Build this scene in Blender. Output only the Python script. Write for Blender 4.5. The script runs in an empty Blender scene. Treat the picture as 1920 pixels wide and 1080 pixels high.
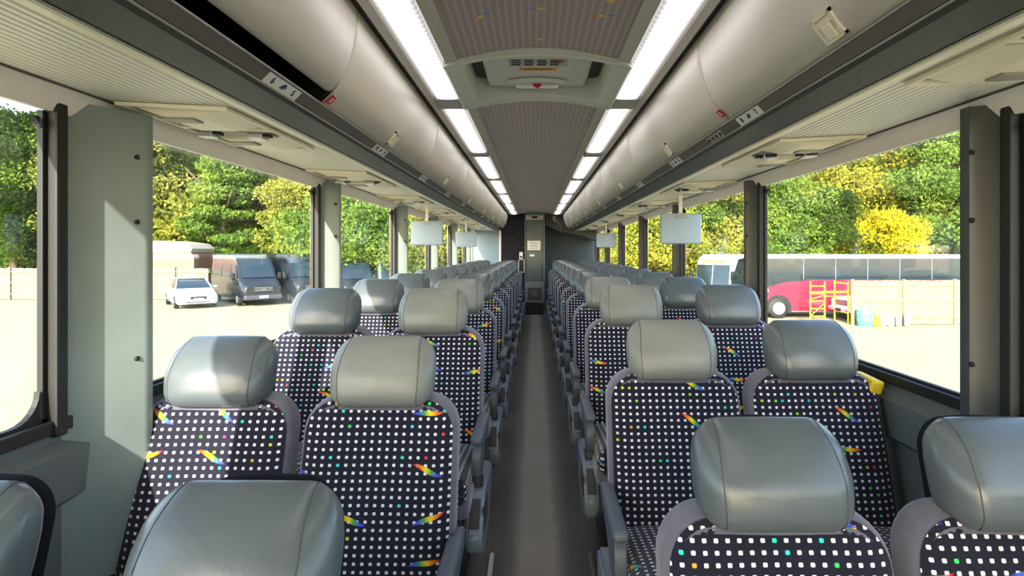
import bpy, bmesh, math, random
import numpy as np
from mathutils import Vector, Matrix, Euler
R = math.radians
C = bpy.context.scene.collection
S = bpy.context.scene
rng = random.Random(7)

# ------------------------------------------------------------ camera, world, sun, exposure
EYE = 1.22
F = 1045.0
VX, VY = 1003.0, 470.0
cam_d = bpy.data.cameras.new('camera')
cam_d.sensor_width = 36.0
cam_d.lens = F / 1920 * 36
cam_d.shift_x = (960 - VX) / 1920
cam_d.shift_y = (VY - 540) / 1920
cam_d.clip_start = 0.05
cam_d.clip_end = 400
cam = bpy.data.objects.new('camera', cam_d)
C.objects.link(cam)
cam.location = (-0.01, 0, EYE)
cam.rotation_euler = (R(90), 0, 0)
S.camera = cam

SUN_TRAVEL = Vector((1.0, 4.3, -2.05)).normalized()
w = bpy.data.worlds.new('sky'); S.world = w; w.use_nodes = True
nt = w.node_tree; nt.nodes.clear()
sky = nt.nodes.new('ShaderNodeTexSky'); sky.sky_type = 'NISHITA'; sky.sun_disc = False
sky.sun_elevation = R(28); sky.sun_rotation = R(193); sky.air_density = 1.0; sky.dust_density = 1.5
bg = nt.nodes.new('ShaderNodeBackground'); bg.inputs['Strength'].default_value = 0.60
ow = nt.nodes.new('ShaderNodeOutputWorld')
nt.links.new(sky.outputs[0], bg.inputs[0]); nt.links.new(bg.outputs[0], ow.inputs[0])
sd = bpy.data.lights.new('sun', 'SUN'); sd.energy = 9.0; sd.angle = R(0.6); sd.color = (1.0, 0.95, 0.86)
sun = bpy.data.objects.new('sun', sd); C.objects.link(sun)
sun.rotation_euler = SUN_TRAVEL.to_track_quat('-Z', 'Y').to_euler()
sun.location = (-8, -30, 25)

vs = S.view_settings
vs.view_transform = 'Standard'; vs.look = 'None'; vs.gamma = 1.0; vs.exposure = 0.88
vs.use_curve_mapping = False
STRIP_EMIT = 4.4

# ------------------------------------------------------------ materials
def lin(c):
    r = []
    for v in c[:3]:
        v = v / 255.0
        r.append(v / 12.92 if v <= 0.04045 else ((v + 0.055) / 1.055) ** 2.4)
    return (*r, 1.0)

MATS = {}
def mat(name, rgb, rough=0.6, metal=0.0, noise=0.0, nscale=8.0, bump=0.0, bscale=60.0, sheen=0.0, coat=0.0, spec=None, emit=None, estr=0.0):
    if name in MATS: return MATS[name]
    m = bpy.data.materials.new(name); m.use_nodes = True
    n = m.node_tree; b = n.nodes['Principled BSDF']
    col = lin(rgb)
    b.inputs['Base Color'].default_value = col
    b.inputs['Roughness'].default_value = rough
    b.inputs['Metallic'].default_value = metal
    if sheen: b.inputs['Sheen Weight'].default_value = sheen
    if coat: b.inputs['Coat Weight'].default_value = coat; b.inputs['Coat Roughness'].default_value = 0.1
    if spec is not None: b.inputs['Specular IOR Level'].default_value = spec
    tc = n.nodes.new('ShaderNodeTexCoord')
    if noise:
        t = n.nodes.new('ShaderNodeTexNoise'); t.inputs['Scale'].default_value = nscale; t.inputs['Detail'].default_value = 4
        n.links.new(tc.outputs['Object'], t.inputs['Vector'])
        r = n.nodes.new('ShaderNodeValToRGB')
        a = [max(0, c * (1 - noise)) for c in col[:3]]; z = [min(1, c * (1 + noise)) for c in col[:3]]
        r.color_ramp.elements[0].position = 0.3; r.color_ramp.elements[1].position = 0.7
        r.color_ramp.elements[0].color = (*a, 1); r.color_ramp.elements[1].color = (*z, 1)
        n.links.new(t.outputs['Fac'], r.inputs[0]); n.links.new(r.outputs[0], b.inputs['Base Color'])
    if bump:
        t2 = n.nodes.new('ShaderNodeTexNoise'); t2.inputs['Scale'].default_value = bscale; t2.inputs['Detail'].default_value = 5
        n.links.new(tc.outputs['Object'], t2.inputs['Vector'])
        bp = n.nodes.new('ShaderNodeBump'); bp.inputs['Strength'].default_value = bump; bp.inputs['Distance'].default_value = 0.01
        n.links.new(t2.outputs['Fac'], bp.inputs['Height']); n.links.new(bp.outputs[0], b.inputs['Normal'])
    if emit:
        b.inputs['Emission Color'].default_value = lin(emit); b.inputs['Emission Strength'].default_value = estr
    MATS[name] = m
    return m

class NB:
    """small node-expression helper"""
    def __init__(s, tree): s.t = tree
    def m(s, op, a, b=None, c=None, clamp=False):
        n = s.t.nodes.new('ShaderNodeMath'); n.operation = op; n.use_clamp = clamp
        for i, v in enumerate((a, b, c)):
            if v is None: continue
            if isinstance(v, (int, float)): n.inputs[i].default_value = v
            else: s.t.links.new(v, n.inputs[i])
        return n.outputs[0]
    def comb(s, x, y, z=0.0):
        n = s.t.nodes.new('ShaderNodeCombineXYZ')
        for i, v in enumerate((x, y, z)):
            if isinstance(v, (int, float)): n.inputs[i].default_value = v
            else: s.t.links.new(v, n.inputs[i])
        return n.outputs[0]
    def sep(s, v):
        n = s.t.nodes.new('ShaderNodeSeparateXYZ'); s.t.links.new(v, n.inputs[0]); return n.outputs
    def wn(s, v):
        n = s.t.nodes.new('ShaderNodeTexWhiteNoise'); n.noise_dimensions = '3D'; s.t.links.new(v, n.inputs['Vector']); return n.outputs
    def mix(s, f, a, b):
        n = s.t.nodes.new('ShaderNodeMix'); n.data_type = 'RGBA'
        for k, v in ((0, f), (6, a), (7, b)):
            if isinstance(v, (int, float)): n.inputs[k].default_value = v
            elif isinstance(v, tuple): n.inputs[k].default_value = v
            else: s.t.links.new(v, n.inputs[k])
        return n.outputs[2]
    def step(s, edge, x, soft):   # 1 when x < edge
        n = s.t.nodes.new('ShaderNodeMapRange'); n.interpolation_type = 'SMOOTHSTEP'
        n.inputs['From Min'].default_value = edge - soft; n.inputs['From Max'].default_value = edge + soft
        n.inputs['To Min'].default_value = 1.0; n.inputs['To Max'].default_value = 0.0
        s.t.links.new(x, n.inputs['Value']); return n.outputs[0]

def fabric(name, base, dot, gx=0.0225, gy=0.0205, dsz=0.195, squig=0.58, base2=None, sq_mix=0.95, cl=0.955, ssc=1.0):
    m = bpy.data.materials.new(name); m.use_nodes = True
    t = m.node_tree; b = t.nodes['Principled BSDF']; e = NB(t)
    tc = t.nodes.new('ShaderNodeTexCoord'); oi = t.nodes.new('ShaderNodeObjectInfo')
    sp = e.sep(tc.outputs['UV'])
    rnd = oi.outputs['Random']
    u = e.m('ADD', sp[0], e.m('MULTIPLY', rnd, 31.7)); v = e.m('ADD', sp[1], e.m('MULTIPLY', rnd, 57.3))
    cu = e.m('DIVIDE', u, gx); cv = e.m('DIVIDE', v, gy)
    iu = e.m('FLOOR', cu); iv = e.m('FLOOR', cv)
    fx = e.m('ABSOLUTE', e.m('SUBTRACT', e.m('SUBTRACT', cu, iu), 0.5))
    fy = e.m('ABSOLUTE', e.m('SUBTRACT', e.m('SUBTRACT', cv, iv), 0.5))
    p4 = e.m('ADD', e.m('POWER', fx, 4.0), e.m('POWER', fy, 4.0))
    dm = e.step(dsz ** 4, p4, dsz ** 4 * 0.35)
    w1 = e.wn(e.comb(iu, iv, 3.3))
    hs = t.nodes.new('ShaderNodeCombineColor'); hs.mode = 'HSV'
    t.links.new(e.m('FRACT', e.m('ADD', 0.92, e.m('MULTIPLY', e.sep(w1['Color'])[1], 0.65))), hs.inputs[0]); hs.inputs[1].default_value = 0.95; hs.inputs[2].default_value = 0.7
    colr = e.m('GREATER_THAN', w1['Value'], cl)
    dcol = e.mix(colr, lin(dot), hs.outputs[0])
    nz = t.nodes.new('ShaderNodeTexNoise'); nz.inputs['Scale'].default_value = 400; nz.inputs['Detail'].default_value = 2
    t.links.new(tc.outputs['UV'], nz.inputs['Vector'])
    bc = e.mix(nz.outputs['Fac'], lin(base), lin(base2 or tuple(min(255, int(c * 1.5 + 6)) for c in base)))
    col = e.mix(dm, bc, dcol)
    # rainbow squiggles
    cw, ch = 0.185 * ssc, 0.125 * ssc
    su = e.m('DIVIDE', u, cw); sv = e.m('DIVIDE', v, ch)
    ju = e.m('FLOOR', su); jv = e.m('FLOOR', sv)
    w2 = e.wn(e.comb(ju, jv, 9.1)); wc = e.sep(w2['Color'])
    lx = e.m('MULTIPLY', e.m('SUBTRACT', e.m('SUBTRACT', su, ju), e.m('ADD', 0.35, e.m('MULTIPLY', wc[0], 0.3))), cw)
    ly = e.m('MULTIPLY', e.m('SUBTRACT', e.m('SUBTRACT', sv, jv), e.m('ADD', 0.35, e.m('MULTIPLY', wc[1], 0.3))), ch)
    ang = e.m('MULTIPLY', e.m('SUBTRACT', wc[2], 0.5), 1.1)
    ca = e.m('COSINE', ang); sa = e.m('SINE', ang)
    s_ = e.m('ADD', e.m('MULTIPLY', lx, ca), e.m('MULTIPLY', ly, sa))
    t_ = e.m('SUBTRACT', e.m('MULTIPLY', ly, ca), e.m('MULTIPLY', lx, sa))
    hl = 0.046 * ssc
    sn = e.m('DIVIDE', s_, hl)
    t2 = e.m('ADD', t_, e.m('MULTIPLY', e.m('SINE', e.m('MULTIPLY', sn, 1.8)), 0.007 * ssc))
    prof = e.m('MULTIPLY', e.m('SUBTRACT', 1.0, e.m('MULTIPLY', sn, sn)), 0.0070 * ssc)
    dd = e.m('SUBTRACT', e.m('ABSOLUTE', t2), prof)
    sm = e.m('MULTIPLY', e.step(0.0, dd, 0.0012), e.m('LESS_THAN', e.m('ABSOLUTE', sn), 1.0))
    sm = e.m('MULTIPLY', sm, e.m('LESS_THAN', w2['Value'], squig))
    rp = t.nodes.new('ShaderNodeValToRGB'); cr = rp.color_ramp
    cols = [(0, (60, 60, 170)), (0.22, (70, 90, 210)), (0.38, (60, 160, 70)), (0.55, (235, 215, 30)), (0.75, (240, 120, 20)), (0.95, (215, 20, 30))]
    while len(cr.elements) < len(cols): cr.elements.new(0.5)
    for el, (p, c) in zip(cr.elements, cols): el.position = p; el.color = lin(c)
    # flip direction at random
    fl = e.m('SUBTRACT', e.m('MULTIPLY', e.m('GREATER_THAN', wc[2], 0.5), 2.0), 1.0)
    t.links.new(e.m('ADD', e.m('MULTIPLY', e.m('MULTIPLY', sn, fl), 0.5), 0.5), rp.inputs[0])
    col = e.mix(e.m('MULTIPLY', sm, sq_mix), col, rp.outputs[0])
    t.links.new(col, b.inputs['Base Color'])
    b.inputs['Roughness'].default_value = 0.9
    b.inputs['Specular IOR Level'].default_value = 0.2
    b.inputs['Sheen Weight'].default_value = 0.25
    return m

def glass(name, tint=(0.96, 0.97, 0.95), gloss=0.07):
    m = bpy.data.materials.new(name); m.use_nodes = True
    t = m.node_tree; t.nodes.clear()
    tr = t.nodes.new('ShaderNodeBsdfTransparent'); tr.inputs[0].default_value = (*tint, 1)
    gl = t.nodes.new('ShaderNodeBsdfGlossy'); gl.inputs['Roughness'].default_value = 0.02; gl.inputs[0].default_value = (0.9, 0.95, 1, 1)
    mx = t.nodes.new('ShaderNodeMixShader'); mx.inputs[0].default_value = gloss
    o = t.nodes.new('ShaderNodeOutputMaterial')
    t.links.new(tr.outputs[0], mx.inputs[1]); t.links.new(gl.outputs[0], mx.inputs[2]); t.links.new(mx.outputs[0], o.inputs[0])
    return m

def leafmat(name, c1, c2, c3):
    m = bpy.data.materials.new(name); m.use_nodes = True
    t = m.node_tree; t.nodes.clear()
    tc = t.nodes.new('ShaderNodeTexCoord'); nz = t.nodes.new('ShaderNodeTexNoise')
    nz.inputs['Scale'].default_value = 0.45; nz.inputs['Detail'].default_value = 6; nz.inputs['Roughness'].default_value = 0.75
    t.links.new(tc.outputs['Object'], nz.inputs['Vector'])
    rp = t.nodes.new('ShaderNodeValToRGB'); cr = rp.color_ramp; cr.elements.new(0.5)
    for el, (p, c) in zip(cr.elements, ((0.36, c1), (0.5, c2), (0.64, c3))): el.position = p; el.color = lin(c)
    t.links.new(nz.outputs['Fac'], rp.inputs[0])
    d = t.nodes.new('ShaderNodeBsdfDiffuse'); tl = t.nodes.new('ShaderNodeBsdfTranslucent'); mx = t.nodes.new('ShaderNodeMixShader')
    mx.inputs[0].default_value = 0.4
    o = t.nodes.new('ShaderNodeOutputMaterial')
    t.links.new(rp.outputs[0], d.inputs[0]); t.links.new(rp.outputs[0], tl.inputs[0])
    t.links.new(d.outputs[0], mx.inputs[1]); t.links.new(tl.outputs[0], mx.inputs[2]); t.links.new(mx.outputs[0], o.inputs[0])
    return m

M = dict(
    leather=mat('seat_leather', (86, 94, 98), 0.30, noise=0.10, nscale=6, bump=0.12, bscale=25),
    worn=mat('worn_pale_leather', (122, 125, 121), 0.42, noise=0.08, nscale=9, bump=0.5, bscale=9),
    seam=mat('leather_seam', (70, 72, 74), 0.6),
    plush=mat('grey_plush', (98, 98, 112), 0.95, noise=0.12, nscale=30, sheen=0.4, spec=0.1),
    shelld=mat('dark_back_fabric', (24, 24, 30), 0.95, noise=0.3, nscale=200, spec=0.1),
    bluegrey=mat('blue_grey_plastic', (118, 131, 144), 0.42, noise=0.05),
    armgrey=mat('armrest_plastic', (84, 93, 103), 0.45, noise=0.05),
    darkplate=mat('dark_plate', (58, 60, 66), 0.5),
    steel=mat('brushed_steel', (165, 165, 165), 0.35, 0.9),
    base=mat('seat_base_metal', (44, 45, 48), 0.6),
    bin=mat('bin_plastic', (196, 190, 178), 0.38, noise=0.02, nscale=2),
    cove=mat('cove_plastic', (238, 230, 222), 0.6, noise=0.03, nscale=3),
    rail=mat('dark_rail', (66, 66, 64), 0.45),
    strip=mat('rail_channel', (104, 100, 95), 0.35, noise=0.12, nscale=4),
    alu=mat('aluminium_edge', (170, 168, 165), 0.3, 0.8),
    black=mat('black_rubber', (16, 17, 18), 0.6),
    inside=mat('bin_inside', (14, 14, 14), 0.9),
    beige=mat('service_panel_plastic', (236, 229, 204), 0.45),
    beiged=mat('service_panel_recess', (150, 146, 132), 0.5),
    wallg=mat('wall_panel', (92, 98, 98), 0.6, noise=0.08),
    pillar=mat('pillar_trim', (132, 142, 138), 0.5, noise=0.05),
    pillar_shade=mat('pillar_trim_shaded', (60, 64, 66), 0.45, noise=0.05),  # right-hand posts: same trim, its lack of sun put into the colour
    frame=mat('ceiling_frame', (190, 184, 174), 0.5, noise=0.03),
    hatch=mat('hatch_plastic', (206, 206, 200), 0.45),
    white=mat('white_plastic', (226, 226, 222), 0.45),
    red=mat('red_label', (190, 24, 40), 0.5),
    orange=mat('orange_label', (214, 150, 50), 0.6),
    ink=mat('black_ink', (20, 20, 22), 0.7),
    blueink=mat('blue_ink', (40, 60, 150), 0.6),
    greenink=mat('green_ink', (50, 120, 60), 0.6),
    roof=mat('roof_shell', (120, 118, 112), 0.7),
    teal=mat('dark_teal_panel', (34, 52, 58), 0.6),
    lav=mat('lavatory_panel', (92, 98, 92), 0.45, noise=0.05, nscale=2),
    lavg=mat('lavatory_grey', (120, 124, 122), 0.5),
    bluepanel=mat('blue_grey_partition', (120, 144, 160), 0.5),
    monitor=mat('monitor_back', (150, 170, 188), 0.45),
    bracket=mat('monitor_bracket', (150, 156, 160), 0.45),
    yellow=mat('yellow_paper', (240, 200, 30), 0.6),
)
M['fabric'] = fabric('moquette', (20, 20, 33), (222, 222, 226), base2=(30, 30, 46))
M['ceilfab'] = fabric('ceiling_moquette', (138, 126, 130), (186, 176, 178), gx=0.024, gy=0.011, dsz=0.2, squig=0.3, base2=(150, 138, 142), sq_mix=0.75, cl=0.985)
M['darkfab'] = fabric('partition_carpet', (22, 20, 26), (64, 60, 72), gx=0.05, gy=0.05, dsz=0.14, squig=0.0, cl=0.985)
M['glass'] = glass('window_glass')
M['cglass'] = mat('vehicle_glass', (30, 42, 48), 0.08, spec=0.8)

# aisle floor: dark speckled vinyl with a paler strip along the middle
def floor_mat():
    m = bpy.data.materials.new('speckled_vinyl'); m.use_nodes = True
    t = m.node_tree; b = t.nodes['Principled BSDF']; e = NB(t)
    tc = t.nodes.new('ShaderNodeTexCoord'); sp = e.sep(tc.outputs['Object'])
    n1 = t.nodes.new('ShaderNodeTexNoise'); n1.inputs['Scale'].default_value = 260; n1.inputs['Detail'].default_value = 1
    n2 = t.nodes.new('ShaderNodeTexNoise'); n2.inputs['Scale'].default_value = 5
    t.links.new(tc.outputs['Object'], n1.inputs['Vector']); t.links.new(tc.outputs['Object'], n2.inputs['Vector'])
    ax = e.m('ABSOLUTE', e.m('ADD', sp[0], e.m('MULTIPLY', e.m('SUBTRACT', n2.outputs['Fac'], 0.5), 0.03)))
    mid = e.step(0.085, ax, 0.03)
    c = e.mix(mid, lin((82, 80, 78)), lin((134, 130, 124)))
    c = e.mix(e.m('MULTIPLY', e.m('GREATER_THAN', n1.outputs['Fac'], 0.70), 0.6), c, lin((190, 188, 184)))
    c = e.mix(e.m('MULTIPLY', n2.outputs['Fac'], 0.25), c, lin((60, 56, 52)))
    t.links.new(c, b.inputs['Base Color']); b.inputs['Roughness'].default_value = 0.55
    return m
M['floor'] = floor_mat()

def ribbed():
    m = bpy.data.materials.new('ribbed_panel'); m.use_nodes = True
    t = m.node_tree; b = t.nodes['Principled BSDF']; e = NB(t)
    tc = t.nodes.new('ShaderNodeTexCoord'); sp = e.sep(tc.outputs['Object'])
    s = e.m('SINE', e.m('MULTIPLY', sp[0], 2 * math.pi / 0.022))
    bp = t.nodes.new('ShaderNodeBump'); bp.inputs['Strength'].default_value = 0.6; bp.inputs['Distance'].default_value = 0.003
    t.links.new(s, bp.inputs['Height']); t.links.new(bp.outputs[0], b.inputs['Normal'])
    c = e.mix(e.step(-0.6, s, 0.25), lin((246, 242, 226)), lin((208, 204, 190)))
    t.links.new(c, b.inputs['Base Color']); b.inputs['Roughness'].default_value = 0.45
    return m
M['ribbed'] = ribbed()

def led():
    m = bpy.data.materials.new('lit_diffuser'); m.use_nodes = True
    t = m.node_tree; b = t.nodes['Principled BSDF']; e = NB(t)
    tc = t.nodes.new('ShaderNodeTexCoord'); sp = e.sep(tc.outputs['Object'])
    s = e.m('SINE', e.m('MULTIPLY', sp[1], 2 * math.pi / 0.033))
    ax = e.m('ABSOLUTE', sp[0])
    st = e.m('MULTIPLY', e.m('ADD', 1.0, e.m('MULTIPLY', s, 0.22)), STRIP_EMIT)
    # lamps sit behind the middle of the lens, so it glows less at its edges
    st = e.m('MULTIPLY', st, e.m('ADD', 0.06, e.m('MULTIPLY', e.step(0.028, ax, 0.026), 0.95)))
    b.inputs['Base Color'].default_value = (0.5, 0.5, 0.5, 1)
    b.inputs['Emission Color'].default_value = (1.0, 0.955, 0.96, 1)
    t.links.new(st, b.inputs['Emission Strength'])
    return m
M['led'] = led()

# ------------------------------------------------------------ mesh helpers
def obj(name, me, m=None, parent=None, loc=None, rot=None, smooth=None):
    if isinstance(me, bmesh.types.BMesh):
        bm = me; bmesh.ops.recalc_face_normals(bm, faces=bm.faces)
        me = bpy.data.meshes.new(name); bm.to_mesh(me); bm.free()
    o = bpy.data.objects.new(name, me); C.objects.link(o)
    if m is not None and not me.materials: me.materials.append(m)
    if parent is not None: o.parent = parent
    if loc is not None: o.location = loc
    if rot is not None: o.rotation_euler = rot
    if smooth is not None:
        me.polygons.foreach_set('use_smooth', [True] * len(me.polygons))
        if smooth < 180: me.set_sharp_from_angle(angle=R(smooth))
    return o
def thing(name, label, cat, loc=(0, 0, 0), rz=0.0, group=None):
    o = bpy.data.objects.new(name, None); C.objects.link(o); o.location = loc; o.rotation_euler = (0, 0, rz)
    o.empty_display_size = 0.1
    tag(o, label, cat, group); return o
def tag(o, label, cat, group=None):
    o['label'] = label; o['category'] = cat
    if group: o['group'] = group
def struct(name, me, m, smooth=None, parent=None, loc=None):
    o = obj(name, me, m, parent, loc=loc, smooth=smooth)
    if parent is None: o['kind'] = 'structure'
    return o
def dup(root, loc, label, group=None, rz=None):
    r = root.copy(); C.objects.link(r); r.location = loc
    if rz is not None: r.rotation_euler = (0, 0, rz)
    r['label'] = label
    if group: r['group'] = group
    for ch in list(root.children):
        c = ch.copy(); C.objects.link(c); c.parent = r
        for g in list(ch.children):
            d = g.copy(); C.objects.link(d); d.parent = c
    return r
def bx(bm, x0, x1, y0, y1, z0, z1, bev=0.0):
    r = bmesh.ops.create_cube(bm, size=1)
    for v in r['verts']:
        v.co = Vector(((x0 + x1) / 2 + v.co.x * (x1 - x0), (y0 + y1) / 2 + v.co.y * (y1 - y0), (z0 + z1) / 2 + v.co.z * (z1 - z0)))
    if bev:
        es = {e for v in r['verts'] for e in v.link_edges}
        bmesh.ops.bevel(bm, geom=list(es), offset=bev, segments=2, affect='EDGES', profile=0.6)
    return r['verts']
def box(x0, x1, y0, y1, z0, z1, bev=0.0):
    bm = bmesh.new(); bx(bm, x0, x1, y0, y1, z0, z1, bev); return bm
def tube(bm, pts, r, seg=8, caps=True):
    pts = [Vector(p) for p in pts]; rings = []
    for i, p in enumerate(pts):
        a = pts[max(i - 1, 0)]; b = pts[min(i + 1, len(pts) - 1)]
        d = (b - a).normalized(); up = Vector((0, 0, 1)) if abs(d.z) < 0.9 else Vector((1, 0, 0))
        s = d.cross(up).normalized(); u = s.cross(d)
        rr = r[i] if isinstance(r, (list, tuple)) else r
        rings.append([bm.verts.new(p + (s * math.cos(2 * math.pi * k / seg) + u * math.sin(2 * math.pi * k / seg)) * rr) for k in range(seg)])
    for i in range(len(rings) - 1):
        for k in range(seg):
            bm.faces.new((rings[i][k], rings[i][(k + 1) % seg], rings[i + 1][(k + 1) % seg], rings[i + 1][k]))
    if caps:
        bm.faces.new(rings[0][::-1]); bm.faces.new(rings[-1])
def cyl(bm, p0, p1, r, seg=20): tube(bm, [p0, p1], r, seg)
def prism(bm, prof, y0, y1, axis='y'):
    """extrude a closed (a, z) profile between two positions along an axis"""
    f = (lambda a, z, t: (a, t, z)) if axis == 'y' else (lambda a, z, t: (t, a, z))
    A = [bm.verts.new(f(a, z, y0)) for a, z in prof]; B = [bm.verts.new(f(a, z, y1)) for a, z in prof]
    n = len(prof)
    for i in range(n): bm.faces.new((A[i], A[(i + 1) % n], B[(i + 1) % n], B[i]))
    bm.faces.new(A[::-1]); bm.faces.new(B)
def rounded(w, d, h, r, nc=4, nm=4, deform=None, center=(0, 0, 0)):
    """rounded box w x d x h as a bmesh, with an optional deformation p -> p"""
    def axis(H):
        a = [-H + r * (1 - math.tan(math.pi / 4 * (1 - i / nc))) for i in range(nc)]
        i0 = -(H - r); mid = [i0 + (2 * (H - r)) * k / nm for k in range(nm + 1)]
        return a + mid + [-x for x in reversed(a)]
    ax = [axis(s / 2) for s in (w, d, h)]
    hs = (w / 2, d / 2, h / 2)
    bm = bmesh.new(); cache = {}
    def V(p):
        q = [max(-(hs[i] - r), min(hs[i] - r, p[i])) for i in range(3)]
        dv = Vector([p[i] - q[i] for i in range(3)])
        k = tuple(round(c, 5) for c in p)
        if k in cache: return cache[k]
        co = Vector(q) + dv.normalized() * r
        if deform: co = Vector(deform(co))
        v = bm.verts.new(co + Vector(center)); cache[k] = v; return v
    for a in range(3):
        b_, c_ = [i for i in range(3) if i != a]
        for s in (-1, 1):
            for i in range(len(ax[b_]) - 1):
                for j in range(len(ax[c_]) - 1):
                    def P(ii, jj):
                        p = [0, 0, 0]; p[a] = s * hs[a]; p[b_] = ax[b_][ii]; p[c_] = ax[c_][jj]; return p
                    vs_ = [V(P(i, j)), V(P(i + 1, j)), V(P(i + 1, j + 1)), V(P(i, j + 1))]
                    if len(set(vs_)) == 4:
                        try: bm.faces.new(vs_)
                        except ValueError: pass
    return bm
def box_uv(me, s=1.0):
    uv = me.uv_layers.new(name='UVMap')
    for p in me.polygons:
        n = p.normal; a = max(range(3), key=lambda i: abs(n[i]))
        for li in p.loop_indices:
            c = me.vertices[me.loops[li].vertex_index].co
            uv.data[li].uv = ((c.y, c.z), (c.x, c.z), (c.x, c.y))[a]
def slab(outline, y0, y1, r, nr=4):
    """outline: list of (x,z); slab between y0 (front) and y1 with rounded rims"""
    n = len(outline); P = [Vector((x, 0, z)) for x, z in outline]
    nor = []
    for i in range(n):
        t = (P[(i + 1) % n] - P[i - 1]).normalized(); nor.append(Vector((t.z, 0, -t.x)))
    area = sum(P[i].x * P[(i + 1) % n].z - P[(i + 1) % n].x * P[i].z for i in range(n))
    if area < 0: nor = [-v for v in nor]
    bm = bmesh.new(); rings = []
    prof = [(r * (1 - math.sin(math.pi / 2 * k / nr)), y0 + r * (1 - math.cos(math.pi / 2 * k / nr))) for k in range(nr + 1)]
    prof += [(ins, y1 - (y - y0)) for ins, y in reversed(prof)]
    for ins, y in prof:
        rings.append([bm.verts.new((P[i] - nor[i] * ins) + Vector((0, y, 0))) for i in range(n)])
    for a, b in zip(rings, rings[1:]):
        for i in range(n): bm.faces.new((a[i], a[(i + 1) % n], b[(i + 1) % n], b[i]))
    bm.faces.new(rings[0][::-1]); bm.faces.new(rings[-1])
    return bm
def text_mesh(s, size, name='text'):
    cu = bpy.data.curves.new(name, 'FONT'); cu.body = s; cu.size = size; cu.align_x = 'CENTER'; cu.align_y = 'CENTER'
    cu.extrude = 0.0006
    o = bpy.data.objects.new(name, cu); C.objects.link(o)
    me = bpy.data.meshes.new_from_object(o, depsgraph=bpy.context.evaluated_depsgraph_get())
    bpy.data.objects.remove(o); bpy.data.curves.remove(cu); me.name = name
    return me
def frame_mat(origin, xdir, ydir):
    x = Vector(xdir).normalized(); z = x.cross(Vector(ydir).normalized()).normalized(); y = z.cross(x)
    m = Matrix((x, y, z)).transposed().to_4x4(); m.translation = origin; return m

# ------------------------------------------------------------ shell of the coach
YB, YE = -2.6, 10.75
WX = 1.20
SILL, WTOP = 0.79, 1.562
def floor_z(y): return 0.0 if y >= 2.35 else (y - 2.35) * 0.11

bm = bmesh.new()
ys = [YE + 0.9, 2.35, 1.6, 0.8, 0, YB]
rows = []
for y in ys: rows.append([bm.verts.new((x, y, floor_z(y))) for x in (-1.24, -0.3, 0.3, 1.24)])
for a, b in zip(rows, rows[1:]):
    for i in range(3): bm.faces.new((a[i], a[i + 1], b[i + 1], b[i]))
lo = bmesh.ops.extrude_face_region(bm, geom=list(bm.faces))
for g in lo['geom']:
    if isinstance(g, bmesh.types.BMVert): g.co.z -= 0.12
struct('floor', bm, M['floor'])

for side, nm in ((-1, 'wall_left'), (1, 'wall_right')):
    bm = bmesh.new()
    x0, x1 = sorted((side * WX, side * (WX + 0.07)))
    bx(bm, x0, x1, YB, YE + 0.9, -0.5, SILL - 0.02)
    bx(bm, x0, x1, YB, YE + 0.9, WTOP + 0.03, 2.02)
    # moulded ledge below the glass
    prism(bm, [(side * WX, 0.58), (side * (WX - 0.025), 0.60), (side * (WX - 0.03), 0.72), (side * WX, 0.745)], YB, YE)
    struct(nm, bm, M['wallg'])
    bm = bmesh.new()
    prism(bm, [(side * 1.203, WTOP), (side * 1.19, WTOP), (side * 1.162, 1.622), (side * 1.203, 1.635)], YB, YE)
    o = struct('trim_%d' % (1 if side < 0 else 2), bm, M['cove'])
    bm = bmesh.new()
    x0, x1 = sorted((side * (WX - 0.012), side * (WX + 0.02)))
    bx(bm, x0, x1, YB, YE, SILL - 0.022, SILL + 0.012, 0.004)
    struct('trim_%d' % (3 if side < 0 else 4), bm, M['black'])

bm = bmesh.new()
prism(bm, [(-1.27, 1.99), (-1.0, 2.04), (0, 2.10), (1.0, 2.04), (1.27, 1.99), (1.27, 2.05), (1.0, 2.10), (0, 2.16), (-1.0, 2.10), (-1.27, 2.05)], YB, YE + 0.95)
struct('ceiling', bm, M['roof'])
ZC = EYE
# carpeted arch panels, broken by the hatch
HY0, HY1 = 2.06, 2.70
def arch(x): return EYE + 0.705 + 0.045 * math.cos(x / 0.31 * math.pi / 2) if abs(x) < 0.31 else EYE + 0.705
def arch_panel(y0, y1, dz=0.0, xw=0.305):
    bm = bmesh.new(); n = 16
    xs = [-xw + 2 * xw * i / n for i in range(n + 1)]
    yy = [y0 + (y1 - y0) * i / 6 for i in range(7)]
    g = [[bm.verts.new((x, y, arch(x) + dz)) for x in xs] for y in yy]
    for a, b in zip(g, g[1:]):
        for i in range(n): bm.faces.new((a[i], a[i + 1], b[i + 1], b[i]))
    ex = bmesh.ops.extrude_face_region(bm, geom=list(bm.faces))
    for v in ex['geom']:
        if isinstance(v, bmesh.types.BMVert): v.co.z += 0.012
    return bm
k = 5
for y0, y1 in ((YB, 0.62), (0.625, HY0 + 0.01), (HY1 - 0.01, 5.6), (5.605, YE)):
    o = struct('trim_%d' % k, arch_panel(y0, y1), M['ceilfab'], smooth=60); box_uv(o.data); k += 1
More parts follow.
